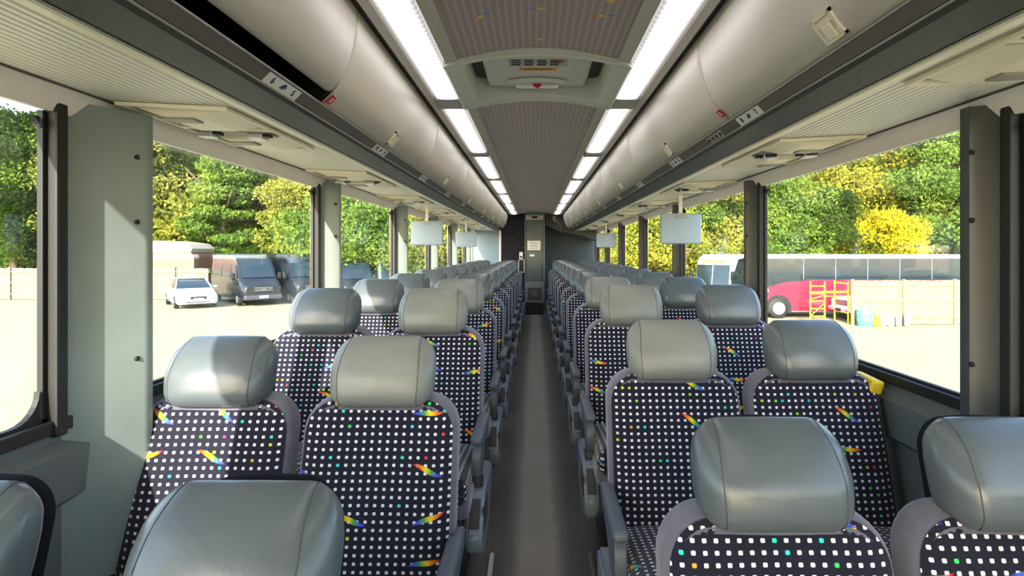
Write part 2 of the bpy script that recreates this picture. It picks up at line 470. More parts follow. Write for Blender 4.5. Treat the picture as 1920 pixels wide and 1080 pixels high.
# side ceiling frames next to the carpet
for side in (-1, 1):
    bm = bmesh.new()
    prism(bm, [(side * 0.298, EYE + 0.699), (side * 0.340, EYE + 0.692), (side * 0.344, EYE + 0.70), (side * 0.344, EYE + 0.74), (side * 0.298, EYE + 0.74)], YB, YE)
    struct('trim_%d' % k, bm, M['frame']); k += 1
    bm = bmesh.new()   # slot behind the lights
    x0, x1 = sorted((side * 0.340, side * 0.56))
    bx(bm, x0, x1, YB, YE, EYE + 0.735, EYE + 0.75)
    prism(bm, [(side * 0.470, EYE + 0.692), (side * 0.496, EYE + 0.682), (side * 0.502, EYE + 0.69), (side * 0.502, EYE + 0.74), (side * 0.470, EYE + 0.74)], YB, YE)
    struct('trim_%d' % k, bm, M['frame']); k += 1
    bm = bmesh.new()
    x0, x1 = sorted((side * 0.503, side * 0.522))
    bx(bm, x0, x1, YB, YE, EYE + 0.70, EYE + 0.745)
    struct('trim_%d' % k, bm, M['black']); k += 1

# pillars and windows
LEFT = [-1.5, 0.06, 1.60, 3.15, 4.80, 6.30, 7.88, 9.48]
RIGHT = [-1.65, -0.07, 1.52, 3.08, 4.68, 6.20, 7.72, 9.22, 10.7]
wn = 1
for side, lst in ((-1, LEFT), (1, RIGHT)):
    for e_ in lst:
        bm = bmesh.new(); s = side
        dp = 0.20 if (s < 0 and e_ < 2) else (0.10 if s < 0 else 0.09); a = e_ - dp
        xx = lambda v: s * v
        prof = [(xx(1.218), a), (xx(1.195), a), (xx(1.185), a + 0.012), (xx(1.165), a + 0.04), (xx(1.14), e_ - 0.045), (xx(1.14), e_ - 0.012), (xx(1.15), e_), (xx(1.19), e_ + 0.012), (xx(1.218), e_ + 0.012)]
        if s < 0: prof = [(xx(1.218), a), (xx(1.2), a), (xx(1.108), e_ - 0.035), (xx(1.100), e_ - 0.02), (xx(1.104), e_ - 0.004), (xx(1.12), e_), (xx(1.19), e_ + 0.012), (xx(1.218), e_ + 0.012)]
        A = [bm.verts.new((x, y, 0.35)) for x, y in prof]; B = [bm.verts.new((x, y, WTOP + 0.04)) for x, y in prof]
        n = len(prof)
        for i in range(n): bm.faces.new((A[i], A[(i + 1) % n], B[(i + 1) % n], B[i]))
        bm.faces.new(A[::-1]); bm.faces.new(B)
        o = struct('trim_%d' % k, bm, M['pillar'] if s < 0 else M['pillar_shade'], smooth=50); k += 1
        bm = bmesh.new()
        x0, x1 = sorted((s * 1.18, s * 1.216))
        bx(bm, x0, x1, a - 0.035, a - 0.001, SILL - 0.03, WTOP + 0.03, 0.006)
        obj('rubber_edge', bm, M['black'], o)
        bm = bmesh.new()
        for z in (0.92, 1.30, 1.48):
            cyl(bm, ((s * 1.138, e_ - 0.05, z) if s > 0 else (-1.113, e_ - 0.05, z)), ((s * 1.146, e_ - 0.05, z) if s > 0 else (-1.125, e_ - 0.05, z)), 0.007, 12)
        obj('screw_cap', bm, M['black'], o)
    ends = [YB] + lst + [YE]
    for y0, y1 in zip(ends, ends[1:]):
        y1g = y1 - ((0.235 if y1 < 2 else 0.135) if side < 0 else 0.125) if y1 != YE else YE
        if y1g - y0 < 0.15: continue
        bm = bmesh.new(); x0, x1 = sorted((side * 1.222, side * 1.230))
        bx(bm, x0, x1, y0 + 0.005, y1g + 0.01, SILL, WTOP + 0.01)
        o = struct('window_%d' % wn, bm, M['glass']); wn += 1
        bm = bmesh.new(); x0, x1 = sorted((side * 1.205, side * 1.219))
        ya, yb = y0 + 0.012, y1g + 0.0
        bx(bm, x0, x1, ya, ya + 0.012, SILL, WTOP); bx(bm, x0, x1, yb - 0.012, yb, SILL, WTOP)
        bx(bm, x0, x1, ya, yb, SILL, SILL + 0.02)
        # rounded corners
        for cy, sy in ((ya + 0.018, 1), (yb - 0.02, -1)):
            for cz, sz in ((SILL + 0.02, 1), (WTOP - 0.018, -1)):
                rr = 0.07 if (side < 0 and 3 < y0 < 4 and sy > 0) or sz > 0 and side < 0 else 0.025; pts = [(cy, cz)] + [(cy + sy * rr * (1 - math.sin(t * math.pi / 12)), cz + sz * rr * (1 - math.cos(t * math.pi / 12))) for t in range(7)]
                A = [bm.verts.new((x0, y, z)) for y, z in pts]; B = [bm.verts.new((x1, y, z)) for y, z in pts]
                m_ = len(pts)
                for i in range(m_): bm.faces.new((A[i], A[(i + 1) % m_], B[(i + 1) % m_], B[i]))
                bm.faces.new(A); bm.faces.new(B[::-1])
        obj('window_frame', bm, M['black'], o)

# unseen front end behind the camera: bulkhead, windscreen opening kept low to block sun
bm = bmesh.new()
bx(bm, -1.27, 1.27, YB - 0.06, YB, -0.6, 0.35); bx(bm, -1.27, 1.27, YB - 0.06, YB, 1.45, 2.16)
bx(bm, -1.27, -1.1, YB - 0.06, YB, 0.35, 1.45); bx(bm, 1.1, 1.27, YB - 0.06, YB, 0.35, 1.45)
struct('wall_front', bm, M['wallg'])
bm = box(-1.1, 1.1, YB - 0.035, YB - 0.027, 0.35, 1.45)
struct('window_%d' % wn, bm, M['glass']); wn += 1

# rear end
bm = bmesh.new()
bx(bm, -1.24, -0.205, YE + 0.0, YE + 0.06, 0, 2.02); bx(bm, -0.205, 0.19, YE + 0.0, YE + 0.06, 1.91, 2.08)
o = struct('wall_back', bm, M['bluepanel'])
bm = box(-0.66, -0.205, YE - 0.012, YE - 0.001, 0.0, 1.93)
o2 = obj('carpet_panel', bm, M['darkfab'], o); box_uv(o2.data)
obj('corner_post', box(-0.70, -0.66, YE - 0.03, YE - 0.001, 0.0, 1.62, 0.006), M['cove'], o)
bm = bmesh.new()
bx(bm, -1.24, 1.24, YE + 0.75, YE + 0.82, 0, 2.14)
struct('wall_rear', bm, M['teal'])
# sloping duct cover above the rear right corner
bm = bmesh.new()
prism(bm, [(0.2, 1.72), (0.45, 1.60), (0.9, 1.52), (1.2, 1.42), (1.2, 1.99), (0.2, 2.03)], YE + 0.15, YE + 0.7)
struct('trim_%d' % k, bm, M['rail']); k += 1

# lavatory front in the aisle end
lv = thing('lavatory_cabin', 'tall grey green lavatory cabin closing the far end of the aisle', 'cabinet', (0, YE, 0))
obj('door', rounded(0.34, 0.05, 1.38, 0.012, 2, 2, center=(-0.015, 0.0, 1.22)), M['lav'], lv, smooth=40)
bm = bmesh.new(); bx(bm, -0.205, -0.186, -0.045, 0.06, 0, 1.93, 0.004); bx(bm, 0.156, 0.178, -0.045, 0.7, 0, 1.93, 0.004)
obj('door_frame', bm, M['lavg'], lv)
tb = obj('vent_box', rounded(0.345, 0.16, 0.40, 0.02, 3, 2, center=(-0.015, -0.06, 0.42)), M['lavg'], lv, smooth=40)
obj('vent_plate', rounded(0.25, 0.01, 0.22, 0.004, 1, 1, center=(-0.015, -0.143, 0.40)), M['base'], tb)
bm = bmesh.new()
for i in range(7): bx(bm, -0.12, 0.09, -0.154, -0.148, 0.32 + i * 0.026, 0.33 + i * 0.026)
cyl(bm, (-0.0, -0.16, 0.40), (-0.0, -0.148, 0.40), 0.03)
obj('vent_slats', bm, M['lavg'], tb)
obj('step', box(-0.185, 0.155, -0.12, 0.02, 0.0, 0.21, 0.01), M['black'], lv)
tb = obj('top_unit', rounded(0.33, 0.10, 0.10, 0.02, 3, 2, center=(-0.015, -0.03, 1.86)), M['frame'], lv, smooth=40)
obj('display', box(-0.07, 0.04, -0.085, -0.078, 1.84, 1.88), M['black'], tb)
sg = thing('paper_sign', 'white paper notice taped on the lavatory door', 'sign', (-0.03, YE - 0.028, 1.32))
obj('sheet', box(-0.125, 0.125, -0.004, 0, -0.09, 0.09), M['white'], sg)
bm = bmesh.new()
for i in range(5): bx(bm, -0.09 + 0.02 * (i % 2), 0.09 - 0.015 * (i % 3), -0.006, -0.0045, 0.055 - i * 0.028, 0.063 - i * 0.028)
obj('printed_lines', bm, M['lavg'], sg)
o = obj('door_plate', box(-0.11, -0.02, YE - 0.034, YE - 0.028, 1.11, 1.15), M['white']); tag(o, 'small white plate below the paper notice on the lavatory door', 'label')
sw = thing('wall_dispenser', 'small white box mounted on the dark carpeted partition beside the lavatory', 'dispenser', (-0.275, YE - 0.06, 1.12))
obj('body', rounded(0.07, 0.06, 0.13, 0.012, 2, 2, center=(0, 0, 0.01)), M['white'], sw, smooth=40)
obj('slot', box(-0.02, 0.02, -0.034, -0.031, -0.03, 0.0), M['black'], sw)
fb = thing('fire_extinguisher_frame', 'grey framed black holder low on the partition beside the lavatory', 'frame', (-0.27, YE - 0.05, 0.93))
bm = bmesh.new(); bx(bm, -0.06, -0.045, -0.03, 0.03, -0.13, 0.13); bx(bm, 0.045, 0.06, -0.03, 0.03, -0.13, 0.13); bx(bm, -0.06, 0.06, -0.03, 0.03, 0.115, 0.13); bx(bm, -0.06, 0.06, -0.03, 0.03, -0.13, -0.115)
obj('rim', bm, M['frame'], fb)
obj('black_panel', box(-0.045, 0.045, -0.01, 0.03, -0.115, 0.115), M['black'], fb)
hs = thing('cable_hose', 'bundle of black hoses curling down at the rear right rack end', 'hose', (0, 0, 0))
for q in range(3):
    bm = bmesh.new(); pts = []
    for i in range(14):
        t = i / 13; pts.append((0.30 + 0.22 * t + 0.03 * math.sin(t * 9 + q), YE - 0.1 - 0.04 * q, 1.88 - 0.28 * t ** 1.6 - 0.02 * q))
    tube(bm, pts, 0.018, 8); obj('hose', bm, M['rail'], hs, smooth=180)

# ------------------------------------------------------------ ceiling lights
BND = [-1.48, -0.10, 1.28, 2.66, 4.05, 5.45, 6.84, 8.22, 9.55, 10.7]
led_me = {}
POS = ['nearest above the open bin', 'beside the roof hatch', 'just past the roof hatch', 'third back from the roof hatch', 'fourth back from the roof hatch', 'fifth back from the roof hatch', 'sixth back from the roof hatch', 'seventh back, before the rear end', 'last one at the rear end']
for side, sn in ((-1, 'left'), (1, 'right')):
    for i, (a, b) in enumerate(zip(BND, BND[1:])):
        if b < 0.3: continue
        y0, y1 = a + 0.06, b - 0.12
        d = round(y1 - y0, 3)
        where = {1: 'nearest the camera', 2: 'alongside the roof hatch', 3: 'first segment beyond the roof hatch'}.get(i, '%s segment beyond the roof hatch' % ['second', 'third', 'fourth', 'fifth', 'sixth', 'seventh'][i - 4] if i >= 4 else 'x')
        t = thing('ceiling_light', 'glowing white %s hand ceiling light strip, %s' % (sn, where), 'light', (side * 0.407, (y0 + y1) / 2, EYE + 0.70), group='ceiling light strips')
        if d not in led_me:
            bm = bmesh.new()
            prism(bm, [(-0.058, 0.0), (-0.04, -0.008), (0.0, -0.011), (0.04, -0.008), (0.058, 0.0), (0.058, 0.012), (-0.058, 0.012)], -d / 2, d / 2)
            o = obj('diffuser', bm, M['led'], t); led_me[d] = o.data
        else: obj('diffuser', led_me[d], None, t)
        bm = bmesh.new()
        prism(bm, [(-0.06, 0.012), (-0.06, -0.010), (0.06, -0.010), (0.06, 0.012)], d / 2 + 0.002, d / 2 + 0.178)
        obj('end_cap', bm, M['frame'], t)

# ------------------------------------------------------------ roof hatch
ht = thing('roof_hatch', 'grey roof escape hatch set in the patterned ceiling', 'hatch', (0, 0, 0))
bm = bmesh.new(); n = 24
def rrect(x0, x1, y0, y1, r, seg=5):
    pts = []
    for cx, cy, a0 in ((x1 - r, y1 - r, 0), (x0 + r, y1 - r, 90), (x0 + r, y0 + r, 180), (x1 - r, y0 + r, 270)):
        for q in range(seg + 1):
            a = R(a0 + 90 * q / seg); pts.append((cx + r * math.cos(a), cy + r * math.sin(a)))
    return pts
def archh(x): return EYE + 0.690 + 0.045 * math.cos(max(-1, min(1, x / 0.345)) * math.pi / 2)
def resample(pts, m_):
    P = [Vector((*p, 0)) for p in pts]; P.append(P[0]); L = [0]
    for a, b in zip(P, P[1:]): L.append(L[-1] + (b - a).length)
    out = []; j = 0
    for i in range(m_):
        s = L[-1] * i / m_
        while L[j + 1] < s: j += 1
        f = (s - L[j]) / max(1e-9, L[j + 1] - L[j]); q = P[j].lerp(P[j + 1], f); out.append((q.x, q.y))
    return out
outer = resample(rrect(-0.352, 0.352, HY0, HY1, 0.012), 96)
lip = resample(rrect(-0.345, 0.345, HY0 + 0.008, HY1 - 0.008, 0.012), 96)
inn = resample(rrect(-0.300, 0.300, HY0 + 0.035, HY1 - 0.060, 0.05), 96)
inn2 = resample(rrect(-0.285, 0.285, HY0 + 0.050, HY1 - 0.075, 0.045), 96)
rings = [[bm.verts.new((x, y, archh(x) + 0.02)) for x, y in outer],
         [bm.verts.new((x, y, archh(x) - 0.008)) for x, y in outer],
         [bm.verts.new((x, y, archh(x) - 0.012)) for x, y in lip],
         [bm.verts.new((x, y, archh(x) - 0.004)) for x, y in inn],
         [bm.verts.new((x, y, archh(x) + 0.004)) for x, y in inn2],
         [bm.verts.new((x, y, EYE + 0.815)) for x, y in inn2]]
for a, b in zip(rings, rings[1:]):
    for i in range(96): bm.faces.new((a[i], a[(i + 1) % 96], b[(i + 1) % 96], b[i]))
obj('frame', bm, M['hatch'], ht, smooth=35)
lid = obj('lid', rounded(0.45, 0.44, 0.05, 0.022, 3, 3, center=(0, HY0 + 0.30, EYE + 0.782)), M['hatch'], ht, smooth=40)
obj('back_plate', box(-0.29, 0.29, HY0 + 0.05, HY1 - 0.06, EYE + 0.812, EYE + 0.825), M['rail'], ht)
LZ = EYE + 0.7565
bm = bmesh.new(); bx(bm, -0.115, 0.12, HY0 + 0.14, HY0 + 0.225, LZ - 0.001, LZ + 0.001); obj('instruction_label', bm, mat('pale_grey_label', (176, 178, 172), 0.5), ht)
bm = bmesh.new()
for i in range(4):
    for j in range(3): bx(bm, -0.105 + i * 0.052, -0.07 + i * 0.052 + 0.005 * (j % 2), HY0 + 0.150 + j * 0.024, HY0 + 0.158 + j * 0.024, LZ - 0.003, LZ - 0.001)
obj('label_print', bm, M['ink'], ht)
bm = bmesh.new()
for s in (-1, 1):
    v = [bm.verts.new((0.085 + s * 0.004, HY0 + 0.158 - 0.012, LZ - 0.004)), bm.verts.new((0.085 + s * 0.004, HY0 + 0.158 + 0.012, LZ - 0.004)), bm.verts.new((0.085 + s * 0.026, HY0 + 0.158, LZ - 0.004))]
    bm.faces.new(v)
obj('red_arrow', bm, M['red'], ht)
bm = bmesh.new(); bx(bm, -0.075, 0.08, HY0 + 0.245, HY0 + 0.272, LZ - 0.002, LZ + 0.001); ob = obj('orange_label', bm, M['orange'], ht); ob['label'] = 'orange warning label'
bm = bmesh.new(); bx(bm, -0.055, 0.06, HY0 + 0.256, HY0 + 0.261, LZ - 0.0032, LZ - 0.0022); obj('warning_print', bm, M['ink'], ht)
# release handle
bm = bmesh.new()
tube(bm, [(-0.125 + 0.25 * i / 12, HY0 + 0.40 - 0.035 * math.sin(math.pi * i / 12), LZ - 0.012) for i in range(13)], 0.011, 8)
obj('handle_guard', bm, M['hatch'], ht, smooth=180)
obj('handle', rounded(0.19, 0.02, 0.02, 0.008, 2, 2, center=(0, HY0 + 0.415, LZ - 0.026)), M['white'], ht, smooth=60)
bm = bmesh.new(); v = [bm.verts.new(p) for p in ((-0.018, HY0 + 0.385, LZ - 0.0335), (0.018, HY0 + 0.385, LZ - 0.0335), (0, HY0 + 0.41, LZ - 0.0375))]; bm.faces.new(v)
ex = bmesh.ops.extrude_face_region(bm, geom=list(bm.faces))
for g in ex['geom']:
    if isinstance(g, bmesh.types.BMVert): g.co.z += 0.01
obj('red_marker', bm, M['red'], ht)

# ------------------------------------------------------------ overhead racks
Z0 = EYE
def rack_side(s, sn):
    # rail with dark band and label channel
    t = thing('rack_rail', 'long dark grip rail with number plates along the %s luggage rack' % sn, 'rail', (0, 0, 0))
    X = lambda v: s * v
    bm = bmesh.new()
    prism(bm, [(X(0.655), Z0 + 0.399), (X(0.665), Z0 + 0.388), (X(0.735), Z0 + 0.371), (X(0.752), Z0 + 0.374), (X(0.757), Z0 + 0.40), (X(0.69), Z0 + 0.43)], YB, YE - 0.02)
    obj('grip_band', bm, M['rail'], t)
    bm = bmesh.new()
    prism(bm, [(X(0.628), Z0 + 0.428), (X(0.634), Z0 + 0.422), (X(0.654), Z0 + 0.402), (X(0.70), Z0 + 0.432), (X(0.64), Z0 + 0.436)], YB, YE - 0.02)
    obj('label_channel', bm, M['strip'], t)
    for nm, (a, b) in (('chrome_edge', ((0.655, 0.3985), 0.0028)), ('channel_lip', ((0.6295, 0.4265), 0.003)), ('chrome_edge', ((0.742, 0.370), 0.0022))):
        bm = bmesh.new(); tube(bm, [(X(a[0]), YB, Z0 + a[1]), (X(a[0]), YE - 0.02, Z0 + a[1])], b, 8); obj(nm, bm, M['alu'], t, smooth=60)
    # plates sit on the sloping channel face: direction up-slope
    p0 = Vector((X(0.654), 0, Z0 + 0.402)); p1 = Vector((X(0.634), 0, Z0 + 0.422))
    up = (p1 - p0).normalized(); L = (p1 - p0).length; mid = (p0 + p1) / 2
    along = Vector((0, 1, 0)) if s < 0 else Vector((0, -1, 0))
    mf = lambda y, off: frame_mat(mid + Vector((0, y, 0)) + along.cross(up).normalized() * off, along, up)
    first = 1.40 if s < 0 else 1.70
    for q in range(10):
        y = first + 0.885 * q
        a, b = (4 * q + 6, 4 * q + 5) if s < 0 else (4 * q + 8, 4 * q + 7)
        bm = bmesh.new(); bx(bm, -0.088, 0.088, -L * 0.52, L * 0.52, 0, 0.0016)
        pl = obj('number_plate', bm, M['white'], t); pl.matrix_local = mf(y, 0.0006)
        if q < 6:
            for j, (txt, dx) in enumerate(((str(a), -0.055), (str(b), 0.055))):
                me = text_mesh(txt, 0.027, 'numeral'); n_ = obj('numeral', me, M['ink'], pl); n_.location = (dx, 0, 0.0024)
            for col, dx, dy in ((M['blueink'], 0.004, 0.002), (M['greenink'], -0.004, -0.003)):
                bm = bmesh.new(); vv = [bm.verts.new(p) for p in ((-0.012 + dx, -0.004 + dy, 0.002), (0.012 + dx, -0.004 + dy, 0.002), (0.004 + dx, 0.008 + dy, 0.002), (-0.004 + dx, 0.008 + dy, 0.002))]
                bm.faces.new(vv); obj('row_symbol', bm, col, pl)
    if s > 0:
        bm = bmesh.new()
        for i in range(4): bx(bm, -0.075 + i * 0.04, -0.045 + i * 0.04, -L * 0.45, L * 0.45, 0, 0.0015)
        pl = obj('pictogram_sticker', bm, mat('pale_sticker', (176, 176, 174), 0.5), t); pl.matrix_local = mf(2.02, 0.0006)
        for i in range(4): obj('pictogram', box(-0.068 + i * 0.04, -0.052 + i * 0.04, -L * 0.25, L * 0.25, 0.0016, 0.0022), M['ink'], pl)
    # underside
    bm = bmesh.new()
    prism(bm, [(X(0.757), Z0 + 0.383), (X(0.80), Z0 + 0.386), (X(1.166), Z0 + 0.404), (X(1.166), Z0 + 0.425), (X(0.757), Z0 + 0.41)], YB, YE - 0.02)
    un = obj('rack_underside', bm, M['ribbed']); tag(un, 'ribbed cream underside panel of the %s luggage rack' % sn, 'panel')
    bm = bmesh.new()
    prism(bm, [(X(0.753), Z0 + 0.372), (X(0.762), Z0 + 0.370), (X(0.80), Z0 + 0.379), (X(0.803), Z0 + 0.3855), (X(0.753), Z0 + 0.383)], YB, YE - 0.02)
    obj('edge_moulding', bm, M['beige'], un)
    bm = bmesh.new(); prism(bm, [(X(1.155), Z0 + 0.400), (X(1.163), Z0 + 0.3995), (X(1.163), Z0 + 0.403), (X(1.155), Z0 + 0.403)], YB, YE - 0.02)
    obj('seam_strip', bm, M['rail'], un)
    # bins
    prof = [(0.630, 0.432), (0.618, 0.440), (0.595, 0.462), (0.570, 0.505), (0.550, 0.556), (0.538, 0.605), (0.530, 0.655), (0.527, 0.690), (0.528, 0.715)]
    bnd = [-1.13, 0.25, 1.63, 3.00, 4.38, 5.76, 7.14, 8.52, 9.9, YE - 0.03] if s < 0 else [-0.95, 0.45, 1.85, 3.26, 4.64, 6.02, 7.40, 8.78, 10.1, YE - 0.03]
    names = ['behind the camera', 'nearest the camera', 'second from the front', 'third from the front', 'fourth from the front', 'fifth from the front', 'sixth from the front', 'seventh from the front', 'second from the rear end', 'short last one at the rear end']
    off = 0
    for i, (a, b) in enumerate(zip(bnd, bnd[1:])):
        if b < 0: continue
        opened = s < 0 and a < 1.0 and b > 1.0
        nmz = names[i]
        lab = ('partly open pale overhead bin at the left, black gap under its door' if opened else 'closed pale grey %s overhead bin, %s' % (sn, nmz))
        t = thing('overhead_bin', lab, 'luggage bin', (0, a, Z0), group='overhead luggage bins')
        ln = b - a
        y0, y1 = 0.004, ln - 0.004
        # casing behind the door
        bm = bmesh.new()
        casing = [(0.70, 0.437), (1.16, 0.437), (1.16, 0.75), (0.565, 0.75), (0.565, 0.742), (1.15, 0.742), (1.15, 0.447), (0.70, 0.447)]
        prism(bm, [(X(x), z) for x, z in casing], y0, y1)
        divs = [(x + 0.014, z) for x, z in prof] + [(1.15, 0.742), (1.15, 0.441)]
        prism(bm, [(X(x), z) for x, z in divs], y0, y0 + 0.012)
        prism(bm, [(X(x), z) for x, z in divs], y1 - 0.012, y1)
        obj('casing', bm, M['inside'], t)
        # curved door with slightly crowned ends
        bm = bmesh.new()
        piv = Vector((0.95, 0.72))
        def tr(x, z):
            if opened:
                v = Vector((x, z)) - piv; an = R(-5.4); v = Vector((v.x * math.cos(an) - v.y * math.sin(an), v.x * math.sin(an) + v.y * math.cos(an)))
                return piv.x + v.x, piv.y + v.y
            return x, z
        yy = [y0, y0 + 0.006, y0 + 0.016, ln / 2, y1 - 0.016, y1 - 0.006, y1]
        ins = [0.007, 0.002, 0, 0, 0, 0.002, 0.007]
        G = []
        for y, d in zip(yy, ins):
            row = []
            for x, z in prof:
                X_, Z_ = tr(x + d, z); row.append(bm.verts.new((X(X_), y, Z_)))
            G.append(row)
        for ra, rb in zip(G, G[1:]):
            for j in range(len(prof) - 1): bm.faces.new((ra[j], ra[j + 1], rb[j + 1], rb[j]))
        ex = bmesh.ops.extrude_face_region(bm, geom=list(bm.faces))
        for g in ex['geom']:
            if isinstance(g, bmesh.types.BMVert): g.co.x += s * 0.012
        dr = obj('door', bm, M['bin'], t, smooth=50)
        # latch pocket low in the middle of the door
        c0 = Vector((0, 0, 0)); 
        (xa, za), (xb, zb) = tr(0.618, 0.440), tr(0.582, 0.485)
        up = Vector((X(xb) - X(xa), 0, zb - za)).normalized(); mid = Vector(((X(xa) + X(xb)) / 2, ln / 2, (za + zb) / 2))
        al = Vector((0, 1, 0)) if s < 0 else Vector((0, -1, 0))
        nrm = al.cross(up).normalized()
        bm = bmesh.new()
        for (u0, u1, v0, v1) in ((-0.036, -0.028, -0.03, 0.034), (0.028, 0.036, -0.03, 0.034), (-0.036, 0.036, 0.026, 0.034), (-0.036, 0.036, -0.03, -0.024)):
            bx(bm, u0, u1, v0, v1, -0.012, 0.006)
        bx(bm, -0.028, 0.028, -0.024, 0.026, -0.012, 0.001); bx(bm, -0.016, 0.016, -0.024, 0.010, 0, 0.009, 0.002)
        la = obj('latch', bm, M['beige'], dr); la.matrix_local = frame_mat(mid + nrm * 0.002, al, up)
        if i in (1, 2) and s > 0 and i == 1 or opened:
            bm = bmesh.new()
            yq = ln - (0.05 if s < 0 else 0.03)
            if opened: p = Vector((X(0.614), ln + 0.012, 0.447)); u2 = Vector((X(0.595) - X(0.618), 0, 0.022)).normalized()
            else: p = Vector((X(0.603), ln - 0.022, 0.452)); u2 = Vector((X(0.595) - X(0.618), 0, 0.022)).normalized()
            bx(bm, -0.014, 0.014, -0.018, 0.018, 0.0, 0.0015)
            st = obj('red_sticker', bm, M['red'], t); st.matrix_local = frame_mat(p + al.cross(u2).normalized() * 0.004, al, u2)
            bm = bmesh.new(); bx(bm, -0.004, 0.004, -0.009, 0.009, 0.0016, 0.0022); bx(bm, -0.014, 0.014, -0.018, -0.0155, 0.0016, 0.002); bx(bm, -0.014, 0.014, 0.0155, 0.018, 0.0016, 0.002)
            obj('sticker_mark', bm, M['white'], st)
rack_side(-1, 'left'); rack_side(1, 'right')

# passenger service panels below the racks
def make_psu():
    t = thing('reading_light_panel', 'x', 'service panel', group='reading light and air vent panels')
    def tilt(x, z): return z
    bm = bmesh.new()
    # raised rim
    for (x0, x1, y0, y1) in ((-0.15, 0.15, -0.30, -0.285), (-0.15, 0.15, 0.285, 0.30), (-0.15, -0.138, -0.285, 0.285), (0.138, 0.15, -0.285, 0.285), (-0.138, 0.138, -0.035, -0.015)):
        bx(bm, x0, x1, y0, y1, -0.010, 0.0, 0.002)
    obj('rim', bm, M['beige'], t)
    for sy in (-1, 1):   # scooped reading lamp wells with an angled lamp face
        bm = bmesh.new()
        y0, y1 = (-0.28, -0.04) if sy < 0 else (0.06, 0.28)
        prism(bm, [(-0.13, -0.002), (-0.06, -0.022), (0.05, -0.020), (0.13, -0.002)], y0 + 0.02, y1 - 0.02)
        w_ = obj('lamp_pod', bm, M['beige'], t)
        bm = bmesh.new(); bx(bm, -0.075, 0.02, y0 + 0.05, y0 + 0.10, -0.026, -0.0205, 0.002); obj('lamp_lens', bm, M['beiged'], w_)
    bm = bmesh.new(); bx(bm, -0.12, 0.125, -0.014, 0.055, -0.012, 0.0, 0.003); obj('air_vent_bar', bm, mat('vent_grey', (120, 122, 122), 0.5), t)
    for x in (-0.085, 0.075):
        bm = bmesh.new(); bx(bm, x - 0.026, x + 0.026, -0.002, 0.042, -0.030, -0.010, 0.005)
        nz = obj('air_nozzle', bm, mat('chrome_nozzle', (190, 192, 196), 0.25, 0.5), t)
        bm = bmesh.new(); bx(bm, x - 0.02, x + 0.02, 0.043, 0.056, -0.024, -0.012, 0.003); bx(bm, x + 0.027, x + 0.045, 0.0, 0.03, -0.02, -0.012); obj('nozzle_slot', bm, M['black'], nz)
    return t
psu = None
ordn = ['first', 'second', 'third', 'fourth', 'fifth', 'sixth', 'seventh', 'eighth', 'ninth', 'tenth', 'eleventh', 'twelfth']
for s, sn, f in ((-1, 'left', 0.55), (1, 'right', 0.98)):
    for q in range(8):
        y = f + 1.24 * q
        lab = 'cream reading light and air vent panel under the %s rack, %s from the front' % (sn, ordn[q])
        if psu is None:
            psu = make_psu(); psu['label'] = lab; o = psu; o.location = (s * 0.985, y, EYE + 0.3925)
        else: o = dup(psu, (s * 0.985, y, EYE + 0.3925), lab)
        o.rotation_euler = (0, -math.atan2(0.018, 0.366) * s, math.pi if s > 0 else 0)
        if s > 0: o.rotation_euler = (0, math.atan2(0.018, 0.366), math.pi)

# fold-down screens
def make_monitor():
    t = thing('folding_screen', 'x', 'screen', group='fold down screens below the racks')
    obj('screen_housing', rounded(0.27, 0.035, 0.205, 0.012, 3, 2, center=(0, 0, -0.1025)), M['monitor'], t, smooth=50)
    bm = bmesh.new(); bx(bm, -0.035, 0.035, -0.022, -0.016, -0.035, 0.0, 0.002); obj('hinge_tab', bm, M['bracket'], t)
    bm = bmesh.new(); bx(bm, -0.012, 0.012, -0.002, 0.006, -0.004, 0.14, 0.002); obj('bracket', bm, M['cove'], t)
    return t
mon = make_monitor(); mon.location = (0.965, 3.73, EYE + 0.25); mon['label'] = 'large pale grey fold down screen hanging at the right windows, nearest the camera'
dup(mon, (0.985, 7.8, EYE + 0.25), 'small looking pale fold down screen far back at the right windows')
dup(mon, (-0.915, 4.67, EYE + 0.25), 'pale blue grey fold down screen at the left windows, nearer of two')
dup(mon, (-0.90, 7.2, EYE + 0.25), 'pale blue grey fold down screen at the left windows, farther of two')

# ------------------------------------------------------------ seats
LEAN = math.tan(R(15))
def lean(bm_or_me):
    vv = bm_or_me.verts if isinstance(bm_or_me, bmesh.types.BMesh) else bm_or_me.vertices
    for v in vv: v.co.y += (v.co.z - 0.40) * LEAN
def outline_back(w=0.45, z0=0.36, z1=0.885, r=0.10, taper=0.0, crown=0.012, waist=0.0):
    pts = []
    hw = w / 2
    def W(z): 
        f = (z - z0) / (z1 - z0)
        return hw * (1 - taper * f) + waist * math.cos(f * math.pi * 1.2)
    for i in range(9): z = z0 + (z1 - r - z0) * i / 8; pts.append((W(z), z))
    for i in range(1, 9): a = math.pi / 2 * i / 8; pts.append((W(z1 - r) - r * (1 - math.cos(a)), z1 - r + r * math.sin(a)))
    for i in range(1, 8):
        f = i / 8; x = (W(z1 - r) - r) * (1 - 2 * f); pts.append((x, z1 + crown * math.sin(math.pi * f)))
    right = pts[:17]
    for x, z in reversed(right): pts.append((-x, z))
    return pts
